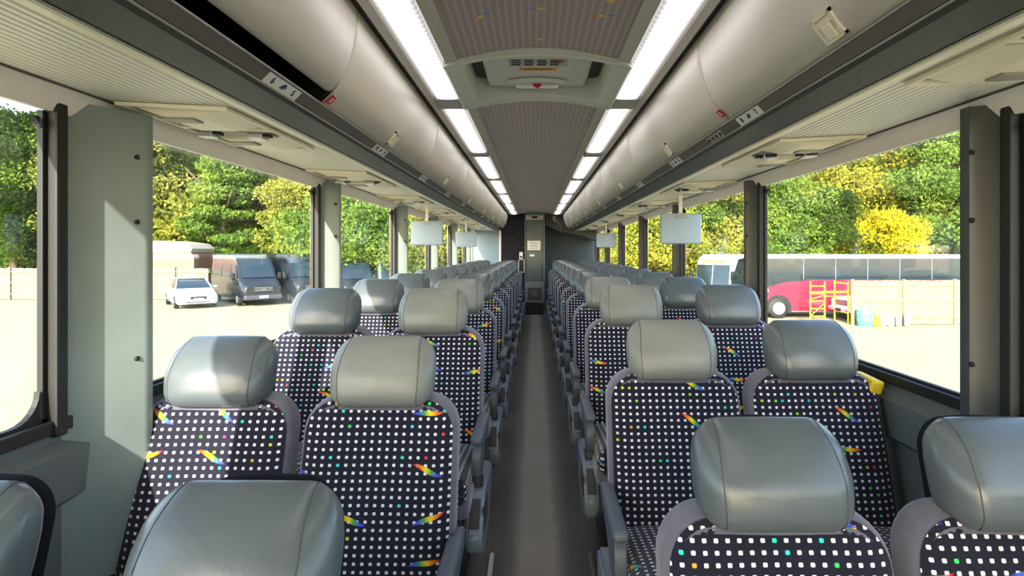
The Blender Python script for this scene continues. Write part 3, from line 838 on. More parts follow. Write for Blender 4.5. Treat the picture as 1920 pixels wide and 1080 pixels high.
def make_seat(kind):
    t = thing('bus_seat', 'x', 'seat')
    # grey plush body of the backrest
    bm = slab(outline_back(), -0.045, 0.055, 0.034, 5); lean(bm)
    back = obj('backrest', bm, M['plush'], t, smooth=60)
    # patterned front panel, pillowed
    ol = outline_back(w=0.424, z0=0.375, z1=0.876, r=0.09)
    bm = bmesh.new(); cx, cz = 0, 0.62; n = len(ol)
    sc = [1.0, 0.985, 0.96, 0.92, 0.85, 0.72, 0.55, 0.35, 0.15]
    rings = []
    for s in sc:
        rings.append([bm.verts.new((cx + (x - cx) * s, -0.040 - 0.020 * (1 - s ** 6) - 0.006 * math.sin(((z - cz) * s + 0.25) * 9) * (1 - s ** 4) + 0.010 * (1 - ((x * s) / 0.2) ** 2) * (1 - s ** 4), cz + (z - cz) * s)) for x, z in ol])
    for a, b in zip(rings, rings[1:]):
        for i in range(n): bm.faces.new((a[i], a[(i + 1) % n], b[(i + 1) % n], b[i]))
    bm.faces.new(rings[-1])
    lean(bm)
    fp = obj('front_panel', bm, M['fabric'], back, smooth=180)
    uv = fp.data.uv_layers.new(name='UVMap')
    for l in fp.data.loops:
        c = fp.data.vertices[l.vertex_index].co; uv.data[l.index].uv = (c.x, c.z * 1.03)
    # dark fabric shell at the back, rising behind the headrest
    ol2 = outline_back(w=0.25, z0=0.80, z1=1.036, r=0.07, crown=0.002)
    bm = slab(ol2, 0.022, 0.062, 0.016, 4); lean(bm)
    obj('back_cover', bm, M['shelld'], t, smooth=60)
    # headrest
    H0, H1 = 0.862, 1.054; hz = (H0 + H1) / 2
    def df(p):
        x, y, z = p; f = (z + 0.098) / 0.196
        x *= 0.965 + 0.06 * math.sin(min(1, max(0, f)) * math.pi) - 0.10 * max(0, f - 0.6)
        wf = max(0.0, min(1.0, 0.55 - y / 0.11)); wf = wf * wf * (3 - 2 * wf)
        y += wf * (-0.014 * math.sin(min(1, max(0, f)) * math.pi * 0.9) + 0.042 * max(0, (f - 0.45) / 0.55) ** 1.4 + 0.016 * (abs(x) / 0.145) ** 2.5)
        z += (1 - wf) * -0.012 * max(0, (f - 0.5) / 0.5)
        z += -0.004 * (abs(x) / 0.145) ** 2
        return (x, y, z)
    def dlean(p):
        x, y, z = df(p); z += hz; y += (z - 0.40) * LEAN - 0.036
        return (x, y, z)
    hr = obj('headrest', rounded(0.296, 0.13, 0.196, 0.052, 6, 7, deform=dlean), M['leather'], t, smooth=180)
    # stitched seams between the front cushion and the side cheeks
    for s in (-1, 1):
        bm = bmesh.new(); pts = []
        for i in range(25):
            a = -0.30 * math.pi + 1.15 * math.pi * i / 24
            # path round the front/top in the y-z plane of a rounded box
            ca, sa = -math.cos(a), math.sin(a)
            yy = max(-1, min(1, ca * 1.25)); zz = max(-1, min(1, sa * 1.25))
            p = Vector((s * 0.112, yy * 0.065, zz * 0.098))
            q = Vector((p.x, max(-0.013, min(0.013, p.y)), max(-0.046, min(0.046, p.z))))
            d = p - q; d.x = 0
            if d.length < 1e-6: continue
            q2 = q + d.normalized() * (math.sqrt(0.052 ** 2 - 0.016 ** 2) + 0.0006)
            x, y, z = dlean((q2.x, q2.y, q2.z)); pts.append((x, y, z))
        tube(bm, pts, 0.0011, 6); obj('seam', bm, M['seam'], hr, smooth=180)
    # seat cushion
    def dc(p):
        x, y, z = p
        if z > 0: z -= 0.012 * (x / 0.22) ** 2 + 0.01 * max(0, -y / 0.24) ** 2
        z += (-y) * 0.10
        return (x, y, z)
    cu = obj('cushion', rounded(0.44, 0.50, 0.13, 0.045, 4, 5, deform=dc, center=(0, -0.24, 0.385)), M['fabric'], t, smooth=180); box_uv(cu.data)
    cb = obj('cushion_side', rounded(0.452, 0.47, 0.085, 0.03, 3, 3, center=(0, -0.235, 0.345)), M['plush'], t, smooth=180)
    # pedestal
    bm = bmesh.new(); prism(bm, [(-0.38, 0.27), (-0.06, 0.27), (-0.10, 0.02), (-0.32, 0.02)], -0.16, 0.16, axis='x')
    bx(bm, -0.20, 0.20, -0.44, -0.0, 0.265, 0.305); bx(bm, -0.19, 0.19, -0.36, -0.06, 0.0, 0.02)
    obj('pedestal', bm, M['base'], t)
    if kind != 0:
        s = kind   # armrest towards the aisle, on local side s
        ax = s * 0.236
        ar = bmesh.new()
        # deep plate below the pad
        prof = [(-0.305, 0.505), (-0.32, 0.47), (-0.315, 0.41), (-0.285, 0.375), (-0.23, 0.385), (-0.12, 0.46), (0.02, 0.49), (0.05, 0.53), (-0.27, 0.53)]
        A = [ar.verts.new((ax - 0.016, y, z)) for y, z in prof]; B = [ar.verts.new((ax + 0.016, y, z)) for y, z in prof]
        for i in range(len(prof)): ar.faces.new((A[i], A[(i + 1) % len(prof)], B[(i + 1) % len(prof)], B[i]))
        ar.faces.new(A[::-1]); ar.faces.new(B)
        bmesh.ops.bevel(ar, geom=list(ar.edges), offset=0.005, segments=2, affect='EDGES')
        ao = obj('armrest', ar, M['armgrey'], t, smooth=40)
        obj('arm_pad', rounded(0.046, 0.30, 0.032, 0.014, 3, 3, center=(ax, -0.175, 0.528)), M['armgrey'], ao, smooth=180)
        bm = bmesh.new(); cyl(bm, (ax - 0.02, -0.275, 0.366), (ax + 0.02, -0.275, 0.366), 0.024, 20); bx(bm, ax - 0.014, ax + 0.014, -0.30, -0.25, 0.33, 0.39, 0.004)
        obj('joint', bm, M['base'], ao, smooth=40)
        # side shell with dark recessed plate
        pr = [(-0.335, 0.352), (-0.435, 0.235), (-0.42, 0.18), (-0.36, 0.135), (-0.28, 0.12), (-0.12, 0.16), (-0.02, 0.26), (-0.01, 0.345)]
        sh = bmesh.new(); xa, xb = ax - s * 0.024, ax + s * 0.032
        A = [sh.verts.new((xa, y, z)) for y, z in pr]; B = [sh.verts.new((xb, y, z)) for y, z in pr]
        for i in range(len(pr)): sh.faces.new((A[i], A[(i + 1) % len(pr)], B[(i + 1) % len(pr)], B[i]))
        sh.faces.new(A[::-1]); sh.faces.new(B)
        bmesh.ops.recalc_face_normals(sh, faces=sh.faces)
        bmesh.ops.bevel(sh, geom=list(sh.edges), offset=0.010, segments=3, affect='EDGES')
        so = obj('side_shell', sh, M['bluegrey'], t, smooth=50)
        bm = bmesh.new(); bx(bm, -0.017, 0.017, -0.05, 0.05, -0.002, 0.003, 0.001)
        bm.transform(frame_mat(Vector((ax + s * 0.004, -0.388, 0.296)), (1, 0, 0), (0, 0.1, 0.117)))
        obj('front_plate', bm, M['darkplate'], so)
        bm = bmesh.new(); bx(bm, ax + (0.0285 if s > 0 else -0.0325), ax + (0.0325 if s > 0 else -0.0285), -0.38, -0.22, 0.22, 0.31, 0.003)
        obj('side_plate', bm, M['darkplate'], so)
    return t
seat_win = make_seat(0); seat_l = make_seat(1); seat_r = make_seat(-1)
used = set()
YREF = 0.115 - 0.036 - 0.065   # headrest front relative to the seat origin at mid height
def put(proto, x, y, z, lab, grp):
    loc = (x, y - 0.055, z)
    if id(proto) not in used:
        used.add(id(proto)); proto.location = loc; proto['label'] = lab; proto['group'] = grp; return proto
    return dup(proto, loc, lab, grp)
rown = ['front row nearest the camera'] + ['%s row' % o for o in ordn[1:]]
special = {
    (-1, 'window', 1): 'left window seat of the second row, sunlit streak down its dotted backrest',
    (-1, 'aisle', 0): 'left aisle seat at the bottom edge, glossy headrest largest in view',
    (-1, 'aisle', 1): 'left aisle seat of the second row, full dotted backrest with rainbow flecks',
    (1, 'aisle', 0): 'right aisle seat nearest the camera with big glossy grey headrest',
    (1, 'aisle', 1): 'right aisle seat of the second row with pale wrinkled headrest',
    (1, 'window', 1): 'right window seat of the second row beside the yellow packet',
    (-1, 'window', 2): 'left window seat of the third row with narrow sun wedge on its backrest',
}
for s, sn, y0 in ((-1, 'left', 0.78), (1, 'right', 1.05)):
    for q in range(12):
        y = y0 + 0.81 * q; z = {0: -0.195 if s < 0 else -0.175, 1: -0.09 if s < 0 else -0.075}.get(q, 0.0)
        for pos, X in (('aisle', 0.458), ('window', 0.935)):
            lab = special.get((s, pos, q), '%s %s seat, %s, grey headrest over dark dotted fabric' % (sn, pos, rown[q] if q < 11 else 'last row before the rear wall'))
            pr = seat_win if pos == 'window' else (seat_l if s < 0 else seat_r)
            seat = put(pr, s * X, y, z, lab, 'dotted bus seats facing the camera')
            if pos == 'aisle' and q in (1, 2, 3):   # these headrests are paler and more worn than their neighbours
                for ch in seat.children:
                    if ch.name.startswith('headrest'):
                        ch.data = ch.data.copy(); ch.data.materials.clear(); ch.data.materials.append(M['worn']); ch['label'] = 'paler worn headrest'
# subtle height / turn differences between seats
for o in [o for o in C.objects if o.name.startswith('bus_seat')]:
    o.rotation_euler.z = R(rng.uniform(-0.8, 0.8))

# metal aisle edge rails on the ramp
for x, l in ((-0.182, 'left'), (0.215, 'right')):
    bm = bmesh.new(); ya, yb = 1.2, 2.24
    for y0_, y1_ in ((ya, yb),):
        A = [(x - 0.009, ya, floor_z(ya)), (x + 0.009, ya, floor_z(ya)), (x + 0.009, yb, floor_z(yb)), (x - 0.009, yb, floor_z(yb))]
        lo = [bm.verts.new(p) for p in A]; hi = [bm.verts.new((p[0], p[1], p[2] + 0.022)) for p in A]
        for i in range(4): bm.faces.new((lo[i], lo[(i + 1) % 4], hi[(i + 1) % 4], hi[i]))
        bm.faces.new(lo[::-1]); bm.faces.new(hi)
        bmesh.ops.bevel(bm, geom=list(bm.edges), offset=0.004, segments=2, affect='EDGES')
    o = obj('floor_rail', bm, M['steel']); tag(o, 'short metal rail on the floor along the %s side of the aisle' % l, 'rail')

# yellow packet tucked at the right window ledge
pk = thing('paper_packet', 'yellow and red paper packet tucked on the ledge below the right window', 'packet', (1.13, 1.93, 0.745))
obj('packet_body', rounded(0.05, 0.11, 0.05, 0.01, 2, 2, center=(0, 0, 0.02)), M['yellow'], pk, rot=(R(8), R(12), 0.2))
obj('packet_band', rounded(0.052, 0.03, 0.04, 0.006, 2, 2, center=(0, 0.035, 0.022)), M['orange'], pk, rot=(R(8), R(12), 0.2))

# ------------------------------------------------------------ outside
def ground_z(x, y):
    f = max(0, min(1, (x - 1.5) / 8.5)); f = f * f * (3 - 2 * f)
    return -1.65 - 0.61 * f
def gmat():
    m = bpy.data.materials.new('gravel_lot'); m.use_nodes = True
    t = m.node_tree; b = t.nodes['Principled BSDF']; e = NB(t)
    tc = t.nodes.new('ShaderNodeTexCoord')
    n1 = t.nodes.new('ShaderNodeTexNoise'); n1.inputs['Scale'].default_value = 0.35; n1.inputs['Detail'].default_value = 8; n1.inputs['Roughness'].default_value = 0.7
    n2 = t.nodes.new('ShaderNodeTexNoise'); n2.inputs['Scale'].default_value = 14; n2.inputs['Detail'].default_value = 3
    for n_ in (n1, n2): t.links.new(tc.outputs['Object'], n_.inputs['Vector'])
    c = e.mix(n1.outputs['Fac'], lin((134, 127, 98)), lin((154, 147, 117)))
    c = e.mix(e.m('MULTIPLY', e.m('GREATER_THAN', n2.outputs['Fac'], 0.62), 0.3), c, lin((150, 136, 100)))
    t.links.new(c, b.inputs['Base Color']); b.inputs['Roughness'].default_value = 0.95
    return m
bm = bmesh.new()
xs = [-90, -40, -20, -5, 1.5, 3, 5, 7, 8.5, 10, 14, 40, 90]; yy = [-40, -10, 0, 10, 20, 30, 60, 120]
G = [[bm.verts.new((x, y, ground_z(x, y))) for x in xs] for y in yy]
for a, b in zip(G, G[1:]):
    for i in range(len(xs) - 1): bm.faces.new((a[i], a[i + 1], b[i + 1], b[i]))
gr = obj('gravel_lot', bm, gmat()); gr['kind'] = 'structure'

def at(px, py, Y): return Vector(((px - VX) / F * Y, Y, EYE + (VY - py) / F * Y))

LM = dict(
    dark=leafmat('dark_foliage', (34, 52, 26), (58, 78, 34), (92, 108, 44)),  # dark shading behind the layered tree is put into these low leaf colours
    green=leafmat('green_foliage', (70, 98, 46), (104, 130, 56), (140, 156, 70)),
    yellow=leafmat('yellow_green_foliage', (96, 112, 40), (146, 148, 54), (182, 170, 66)),
    gold=leafmat('gold_foliage', (140, 136, 34), (186, 174, 40), (210, 196, 58)),
    olive=leafmat('olive_foliage', (88, 96, 44), (136, 140, 60), (176, 168, 84)),
)
BARK = mat('bark', (84, 72, 60), 0.95, noise=0.3, nscale=6)
def crown(name, seed, rx, h, z0, nc, per, leaf, cone=0.0, layered=False, cr=(0.8, 1.5)):
    r_ = np.random.RandomState(seed); P = []
    for c in range(nc):
        f = r_.rand() ** 0.9
        z = z0 + h * f
        rad = rx * ((1 - f) ** cone if cone else math.sqrt(max(0.05, 1 - (2 * f - 1) ** 2 * 0.9)))
        a = r_.rand() * 2 * math.pi; q = rad * math.sqrt(r_.rand()) * 0.9
        ctr = np.array([q * math.cos(a), q * math.sin(a), z]); R_ = r_.uniform(*cr)
        d = r_.randn(per, 3); d /= np.linalg.norm(d, axis=1)[:, None]
        rr = R_ * (0.55 + 0.45 * r_.rand(per)[:, None])
        p = ctr + d * rr * np.array([1.15, 1.15, 0.38 if layered else 0.8])
        P.append(p)
    P = np.concatenate(P); n = len(P)
    u = r_.randn(n, 3); u /= np.linalg.norm(u, axis=1)[:, None]
    v = np.cross(u, r_.randn(n, 3)); v /= np.linalg.norm(v, axis=1)[:, None]
    s = leaf * r_.uniform(0.6, 1.3, n)[:, None]
    V = np.stack([P - u * s, P + v * s * 0.6, P + u * s, P - v * s * 0.6], 1).reshape(-1, 3).astype(np.float32)
    me = bpy.data.meshes.new(name); me.vertices.add(4 * n); me.vertices.foreach_set('co', V.ravel())
    me.loops.add(4 * n); me.loops.foreach_set('vertex_index', np.arange(4 * n, dtype=np.int32))
    me.polygons.add(n); me.polygons.foreach_set('loop_start', np.arange(0, 4 * n, 4, dtype=np.int32))
    me.update(calc_edges=True); return me
CR = [crown('foliage', 11, 3.6, 8.5, 2.2, 64, 520, 0.115), crown('foliage', 12, 4.2, 9.5, 1.6, 74, 520, 0.12),
      crown('foliage', 13, 3.2, 7.5, 1.2, 56, 520, 0.11), crown('foliage', 14, 2.9, 6.6, 0.9, 95, 380, 0.10, cone=0.75, layered=True, cr=(0.55, 1.0)),
      crown('foliage', 15, 2.4, 3.6, 0.4, 44, 420, 0.08, cr=(0.6, 1.1))]
def tree(px, Y, var, m_, sc, label, zs=1.0, grp=None, rz=None):
    x = (px - VX) / F * Y
    t = thing('bush' if var == 4 else 'tree', label, 'bush' if var == 4 else 'tree', (x, Y, ground_z(x, Y)), rng.uniform(0, 6.28) if rz is None else rz, grp)
    me = CR[var].copy(); me.materials.clear(); me.materials.append(LM[m_])
    f = obj('foliage', me, None, t); f.scale = (sc, sc, sc * zs)
    bm = bmesh.new(); hh = {0: 7, 1: 7, 2: 6, 3: 6.5, 4: 2}[var] * sc * zs
    pts = [(0.12 * math.sin(i * 1.3) * sc, 0.1 * math.cos(i * 1.7) * sc, -0.1 + (hh + 0.1) * i / 6) for i in range(7)]
    tube(bm, pts, [0.26 * sc * (1 - i / 7.5) * (0.4 if var == 4 else 1) for i in range(7)], 8)
    for i in range(6 if var != 4 else 2):
        a = i * 2.4; z = hh * (0.35 + 0.09 * i)
        tube(bm, [(0, 0, z), (math.cos(a) * 0.9 * sc, math.sin(a) * 0.9 * sc, z + 0.6 * sc), (math.cos(a) * 1.8 * sc, math.sin(a) * 1.8 * sc, z + 1.5 * sc)], [0.09 * sc, 0.06 * sc, 0.03 * sc], 6)
    obj('trunk', bm, BARK, t, smooth=180)
    return t
GL = 'trees beyond the left windows'; GRt = 'trees beyond the right windows'
# left
tree(415, 39, 3, 'green', 1.28, 'bright green layered tree standing behind the dark van, centre of first left window', zs=0.98, grp=GL)
tree(305, 43, 1, 'dark', 1.05, 'dark green tree filling the upper left window behind the layered tree', grp=GL)
tree(225, 41, 0, 'olive', 1.15, 'olive tree behind the pinkish trailer', grp=GL)
tree(300, 40, 4, 'olive', 1.9, 'olive green bush left of the bright layered tree', grp=GL)
tree(120, 42, 1, 'green', 1.1, 'green tree outside, farthest left of the left window view', grp=GL)
tree(30, 40, 0, 'dark', 1.15, 'dark tree outside at the extreme left edge', grp=GL)
tree(520, 43, 2, 'dark', 1.1, 'dark tree in shade above the two vans', grp=GL)
tree(585, 46, 0, 'yellow', 1.3, 'tall yellow tree just left of the second left window post', grp=GL)
tree(570, 38, 2, 'olive', 0.9, 'olive tree with bare branches before the second left window post', grp=GL)
tree(665, 42, 1, 'green', 1.0, 'green tree seen in the second left window', grp=GL)
tree(650, 36, 4, 'green', 1.6, 'light green bush behind the parked vans in the second left window', grp=GL)
tree(735, 44, 0, 'yellow', 1.1, 'yellow green tree near the third left window post', grp=GL)
tree(725, 36, 4, 'green', 1.3, 'round bush at the third left window post', grp=GL)
tree(800, 45, 1, 'olive', 1.0, 'olive tree behind the left folding screen', grp=GL)
tree(785, 37, 4, 'olive', 1.5, 'brownish olive bush below the left folding screen', grp=GL)
tree(860, 46, 0, 'yellow', 1.05, 'yellow tree between the two left folding screens', grp=GL)
tree(915, 47, 2, 'green', 1.2, 'green tree toward the rear left windows', grp=GL)
# right
tree(1090, 47, 2, 'olive', 1.2, 'olive tree far back at the right rear windows', grp=GRt)
tree(1150, 45, 0, 'yellow', 1.0, 'yellow green tree right of the farther right folding screen', grp=GRt)
tree(1225, 43, 1, 'olive', 1.0, 'olive yellow tree left of the nearer right folding screen', grp=GRt)
tree(1235, 38, 4, 'yellow', 1.5, 'pale yellow bush under the nearer right folding screen', grp=GRt)
tree(1300, 44, 0, 'green', 1.05, 'green tree behind the nearer right folding screen', grp=GRt)
tree(1360, 42, 1, 'olive', 1.0, 'olive tree above the white coach', grp=GRt)
tree(1440, 46, 0, 'yellow', 1.25, 'tall yellow green tree above the red coach front', grp=GRt)
tree(1470, 40, 2, 'green', 1.0, 'green tree directly behind the red coach front', grp=GRt)
tree(1535, 45, 1, 'yellow', 1.15, 'big yellow green tree above the middle of the red coach', grp=GRt)
tree(1560, 40, 2, 'dark', 0.85, 'darker green tree low behind the red coach middle', grp=GRt)
tree(1645, 40, 4, 'gold', 1.45, 'bright golden yellow bush rising over the red coach', grp=GRt)
tree(1650, 47, 0, 'yellow', 1.35, 'golden tree at the upper right window corner', grp=GRt)
tree(1740, 43, 1, 'green', 1.15, 'green tree at the right edge of the right window', grp=GRt)
tree(1840, 44, 0, 'yellow', 1.25, 'yellow green tree at the extreme right edge', grp=GRt)
tree(1900, 40, 2, 'green', 1.2, 'small green tree in the right corner of the view', grp=GRt)
# dense woodland further back
r_ = np.random.RandomState(5)
me = crown('woodland', 31, 5.0, 10, 0.5, 50, 200, 0.3, cr=(1.4, 2.4))
allv = []
cnt = len(me.vertices); base = np.empty(cnt * 3, dtype=np.float32); me.vertices.foreach_get('co', base); base = base.reshape(-1, 3)
for i in range(26):
    x = -66 + i * 5.2; y = 56 + r_.uniform(-3, 4); s = r_.uniform(1.0, 1.35)
    a = r_.rand() * 6.28; rot = np.array([[math.cos(a), -math.sin(a), 0], [math.sin(a), math.cos(a), 0], [0, 0, 1]])
    allv.append((base @ rot.T) * s + np.array([x, y, -2.2]))
V = np.concatenate(allv).astype(np.float32); n = len(V) // 4
wm = bpy.data.meshes.new('woodland'); wm.vertices.add(4 * n); wm.vertices.foreach_set('co', V.ravel()); wm.loops.add(4 * n)
wm.loops.foreach_set('vertex_index', np.arange(4 * n, dtype=np.int32)); wm.polygons.add(n); wm.polygons.foreach_set('loop_start', np.arange(0, 4 * n, 4, dtype=np.int32)); wm.update(calc_edges=True)
o = obj('woodland', wm, leafmat('woodland_leaves', (44, 64, 26), (88, 104, 38), (140, 140, 52))); tag(o, 'distant dense woodland closing the view behind the parking lot trees', 'woodland'); o['kind'] = 'stuff'
bm = bmesh.new(); prism(bm, [(-90, -3), (90, -3), (90, 7), (40, 9.5), (0, 8.5), (-40, 9.5), (-90, 7)], 63, 75)
o = obj('wooded_hill', bm, mat('hill_green', (52, 66, 34), 0.95, noise=0.4, nscale=0.4)); o['kind'] = 'structure'

# vehicles -------------------------------------------------------
def wheel(r, wd, hub, parent, loc, ax='x', hubr=0.55):
    bm = bmesh.new()
    prof = [(0, -wd / 2), (r * 0.8, -wd / 2), (r * 0.97, -wd / 2 + 0.03), (r, 0), (r * 0.97, wd / 2 - 0.03), (r * 0.8, wd / 2), (0, wd / 2)]
    seg = 28; rg = []
    for q in range(seg):
        a = 2 * math.pi * q / seg; rg.append([bm.verts.new((x_, rr * math.cos(a), rr * math.sin(a))) for rr, x_ in prof[1:-1]])
    for q in range(seg):
        A, B = rg[q], rg[(q + 1) % seg]
        for i in range(len(A) - 1): bm.faces.new((A[i], A[i + 1], B[i + 1], B[i]))
    bm.faces.new([g[0] for g in rg]); bm.faces.new([g[-1] for g in rg][::-1])
    o = obj('wheel', bm, M['black'], parent, loc=loc, smooth=40)
    bm = bmesh.new()
    cyl(bm, (-wd / 2 - 0.012, 0, 0), (wd / 2 + 0.012, 0, 0), r * hubr, 24); cyl(bm, (-wd / 2 - 0.05, 0, 0), (wd / 2 + 0.05, 0, 0), r * 0.16, 16)
    for q in range(10):
        a = 2 * math.pi * q / 10; cyl(bm, (-wd / 2 - 0.03, math.cos(a) * r * 0.3, math.sin(a) * r * 0.3), (wd / 2 + 0.03, math.cos(a) * r * 0.3, math.sin(a) * r * 0.3), r * 0.04, 8)
    obj('hub', bm, hub, o, smooth=30)
    return o
def loft_body(sections, bev=0.0):
    """sections: list of (y, [(x,z)...]) right-half profile bottom->top, mirrored"""
    bm = bmesh.new(); rings = []
    for y, pf in sections:
        pts = [(x, z) for x, z in pf] + [(-x, z) for x, z in reversed(pf)]
        rings.append([bm.verts.new((x, y, z)) for x, z in pts])
    n = len(rings[0])
    for a, b in zip(rings, rings[1:]):
        for i in range(n): bm.faces.new((a[i], a[(i + 1) % n], b[(i + 1) % n], b[i]))
    bm.faces.new(rings[0][::-1]); bm.faces.new(rings[-1])
    return bm
# van, local: front faces -y, wheels on z=0
def make_van(label, colname, rgb, grp='parked vans'):
    paint = mat(colname, rgb, 0.25, coat=0.6)
    t = thing('van', label, 'van', group=grp)
    def sec(w0, zb, zm, zt, wt): return [(w0 * 0.93, zb), (w0, zb + 0.15), (w0, zm), (wt + 0.02, zt - 0.12), (wt - 0.08, zt)]
    S_ = [(-2.95, [(0.78, 0.38), (0.84, 0.5), (0.84, 0.8), (0.80, 0.98), (0.70, 1.04)]),
          (-2.75, [(0.90, 0.34), (0.97, 0.5), (0.97, 0.9), (0.92, 1.10), (0.80, 1.18)]),
          (-2.15, [(0.93, 0.33), (1.0, 0.5), (1.0, 1.05), (0.93, 1.36), (0.84, 1.42)]),
          (-1.75, [(0.93, 0.33), (1.0, 0.5), (1.0, 1.2), (0.90, 1.92), (0.78, 1.98)]),
          (-1.40, [(0.93, 0.33), (1.0, 0.5), (1.0, 1.3), (0.88, 2.42), (0.74, 2.52)]),
          (-0.9, [(0.93, 0.33), (1.0, 0.5), (1.0, 1.3), (0.88, 2.58), (0.74, 2.70)]),
          (2.9, [(0.93, 0.33), (1.0, 0.5), (1.0, 1.3), (0.88, 2.58), (0.74, 2.70)])]
    obj('body', loft_body(S_), paint, t, smooth=35)
    bm = bmesh.new()
    q = [(-0.80, -2.17, 1.44), (0.80, -2.17, 1.44), (0.73, -1.44, 2.46), (-0.73, -1.44, 2.46)]
    A = [bm.verts.new(Vector(p) + Vector((0, -0.03, 0.02))) for p in q]; B = [bm.verts.new(Vector(p) + Vector((0, 0.03, -0.02))) for p in q]
    for i in range(4): bm.faces.new((A[i], A[(i + 1) % 4], B[(i + 1) % 4], B[i]))
    bm.faces.new(A); bm.faces.new(B[::-1])
    obj('windshield', bm, M['cglass'], t)
    for s in (-1, 1):
        bm = bmesh.new()
        q = [(1.008, -1.95, 1.42), (1.008, -1.0, 1.42), (0.925, -1.0, 2.15), (0.94, -1.50, 2.1)]
        A = [bm.verts.new((s * x, y, z)) for x, y, z in q]; B = [bm.verts.new((s * (x - 0.05), y, z)) for x, y, z in q]
        for i in range(4): bm.faces.new((A[i], A[(i + 1) % 4], B[(i + 1) % 4], B[i]))
        bm.faces.new(A); bm.faces.new(B[::-1]); obj('side_window', bm, M['cglass'], t)
        for (ya, yb) in ((-0.8, 0.7), (0.85, 2.5)):
            bm = bmesh.new(); q = [(1.005, ya, 1.45), (1.005, yb, 1.45), (0.93, yb, 2.15), (0.93, ya, 2.15)]
            A = [bm.verts.new((s * x, y, z)) for x, y, z in q]; B = [bm.verts.new((s * (x - 0.05), y, z)) for x, y, z in q]
            for i in range(4): bm.faces.new((A[i], A[(i + 1) % 4], B[(i + 1) % 4], B[i]))
            bm.faces.new(A); bm.faces.new(B[::-1]); obj('side_window', bm, M['cglass'], t)
        obj('mirror', rounded(0.2, 0.12, 0.36, 0.04, 2, 2, center=(s * 1.16, -1.9, 1.52)), M['black'], t, smooth=60)
        obj('headlight', rounded(0.26, 0.2, 0.26, 0.05, 2, 2, center=(s * 0.72, -2.84, 0.86)), mat('headlight_lens', (215, 220, 225), 0.1), t, smooth=60)
        for y in (-2.0, 1.95): wheel(0.35, 0.24, mat('grey_hub', (120, 122, 126), 0.4, 0.5), t, (s * 0.88, y, 0.35))
    g = obj('grille', rounded(0.95, 0.08, 0.30, 0.03, 2, 2, center=(0, -2.93, 0.88)), M['black'], t, smooth=60)
    bm = bmesh.new()
    for z in (0.80, 0.88, 0.96): bx(bm, -0.44, 0.44, -2.985, -2.965, z - 0.012, z + 0.012)
    ring = [(0.085 * math.cos(a * math.pi / 8), -2.995, 0.88 + 0.085 * math.sin(a * math.pi / 8)) for a in range(17)]
    tube(bm, ring, 0.009, 6, False)
    for a in (90, 210, 330): cyl(bm, (0, -2.995, 0.88), (0.085 * math.cos(R(a)), -2.995, 0.88 + 0.085 * math.sin(R(a))), 0.008, 6)
    obj('grille_bars', bm, M['alu'], g)
    obj('bumper', rounded(1.84, 0.25, 0.26, 0.07, 2, 2, center=(0, -2.86, 0.46)), M['darkplate'], t, smooth=60)
    obj('number_plate', box(-0.22, 0.22, -3.0, -2.985, 0.42, 0.55), M['white'], t)
    return t
def place(o, px, Y, heading):
    x = (px - VX) / F * Y; o.location = (x, Y, ground_z(x, Y)); o.rotation_euler = (0, 0, heading)
    return o
v = make_van('dark grey high roof van facing us beside the white car', 'van_dark_paint', (26, 29, 32)); place(v, 460, 31.0, R(44))
v2 = dup(v, (0, 0, 0), 'second dark high roof van parked right of the first one'); place(v2, 548, 32.5, R(45))
v3 = dup(v, (0, 0, 0), 'dark van seen right of the second left window post'); place(v3, 655, 34.0, R(30))
v3.scale = (1, 1, 0.86)
v4 = make_van('green grey van at the left before the third window post', 'van_green_paint', (88, 108, 92)); place(v4, 728, 35.0, R(25)); v4.scale = (1, 1, 0.86)
v5 = make_van('white van far away between the left window posts', 'van_white_paint', (220, 222, 220)); place(v5, 603, 37.0, R(40)); v5.scale = (1, 1, 0.92)

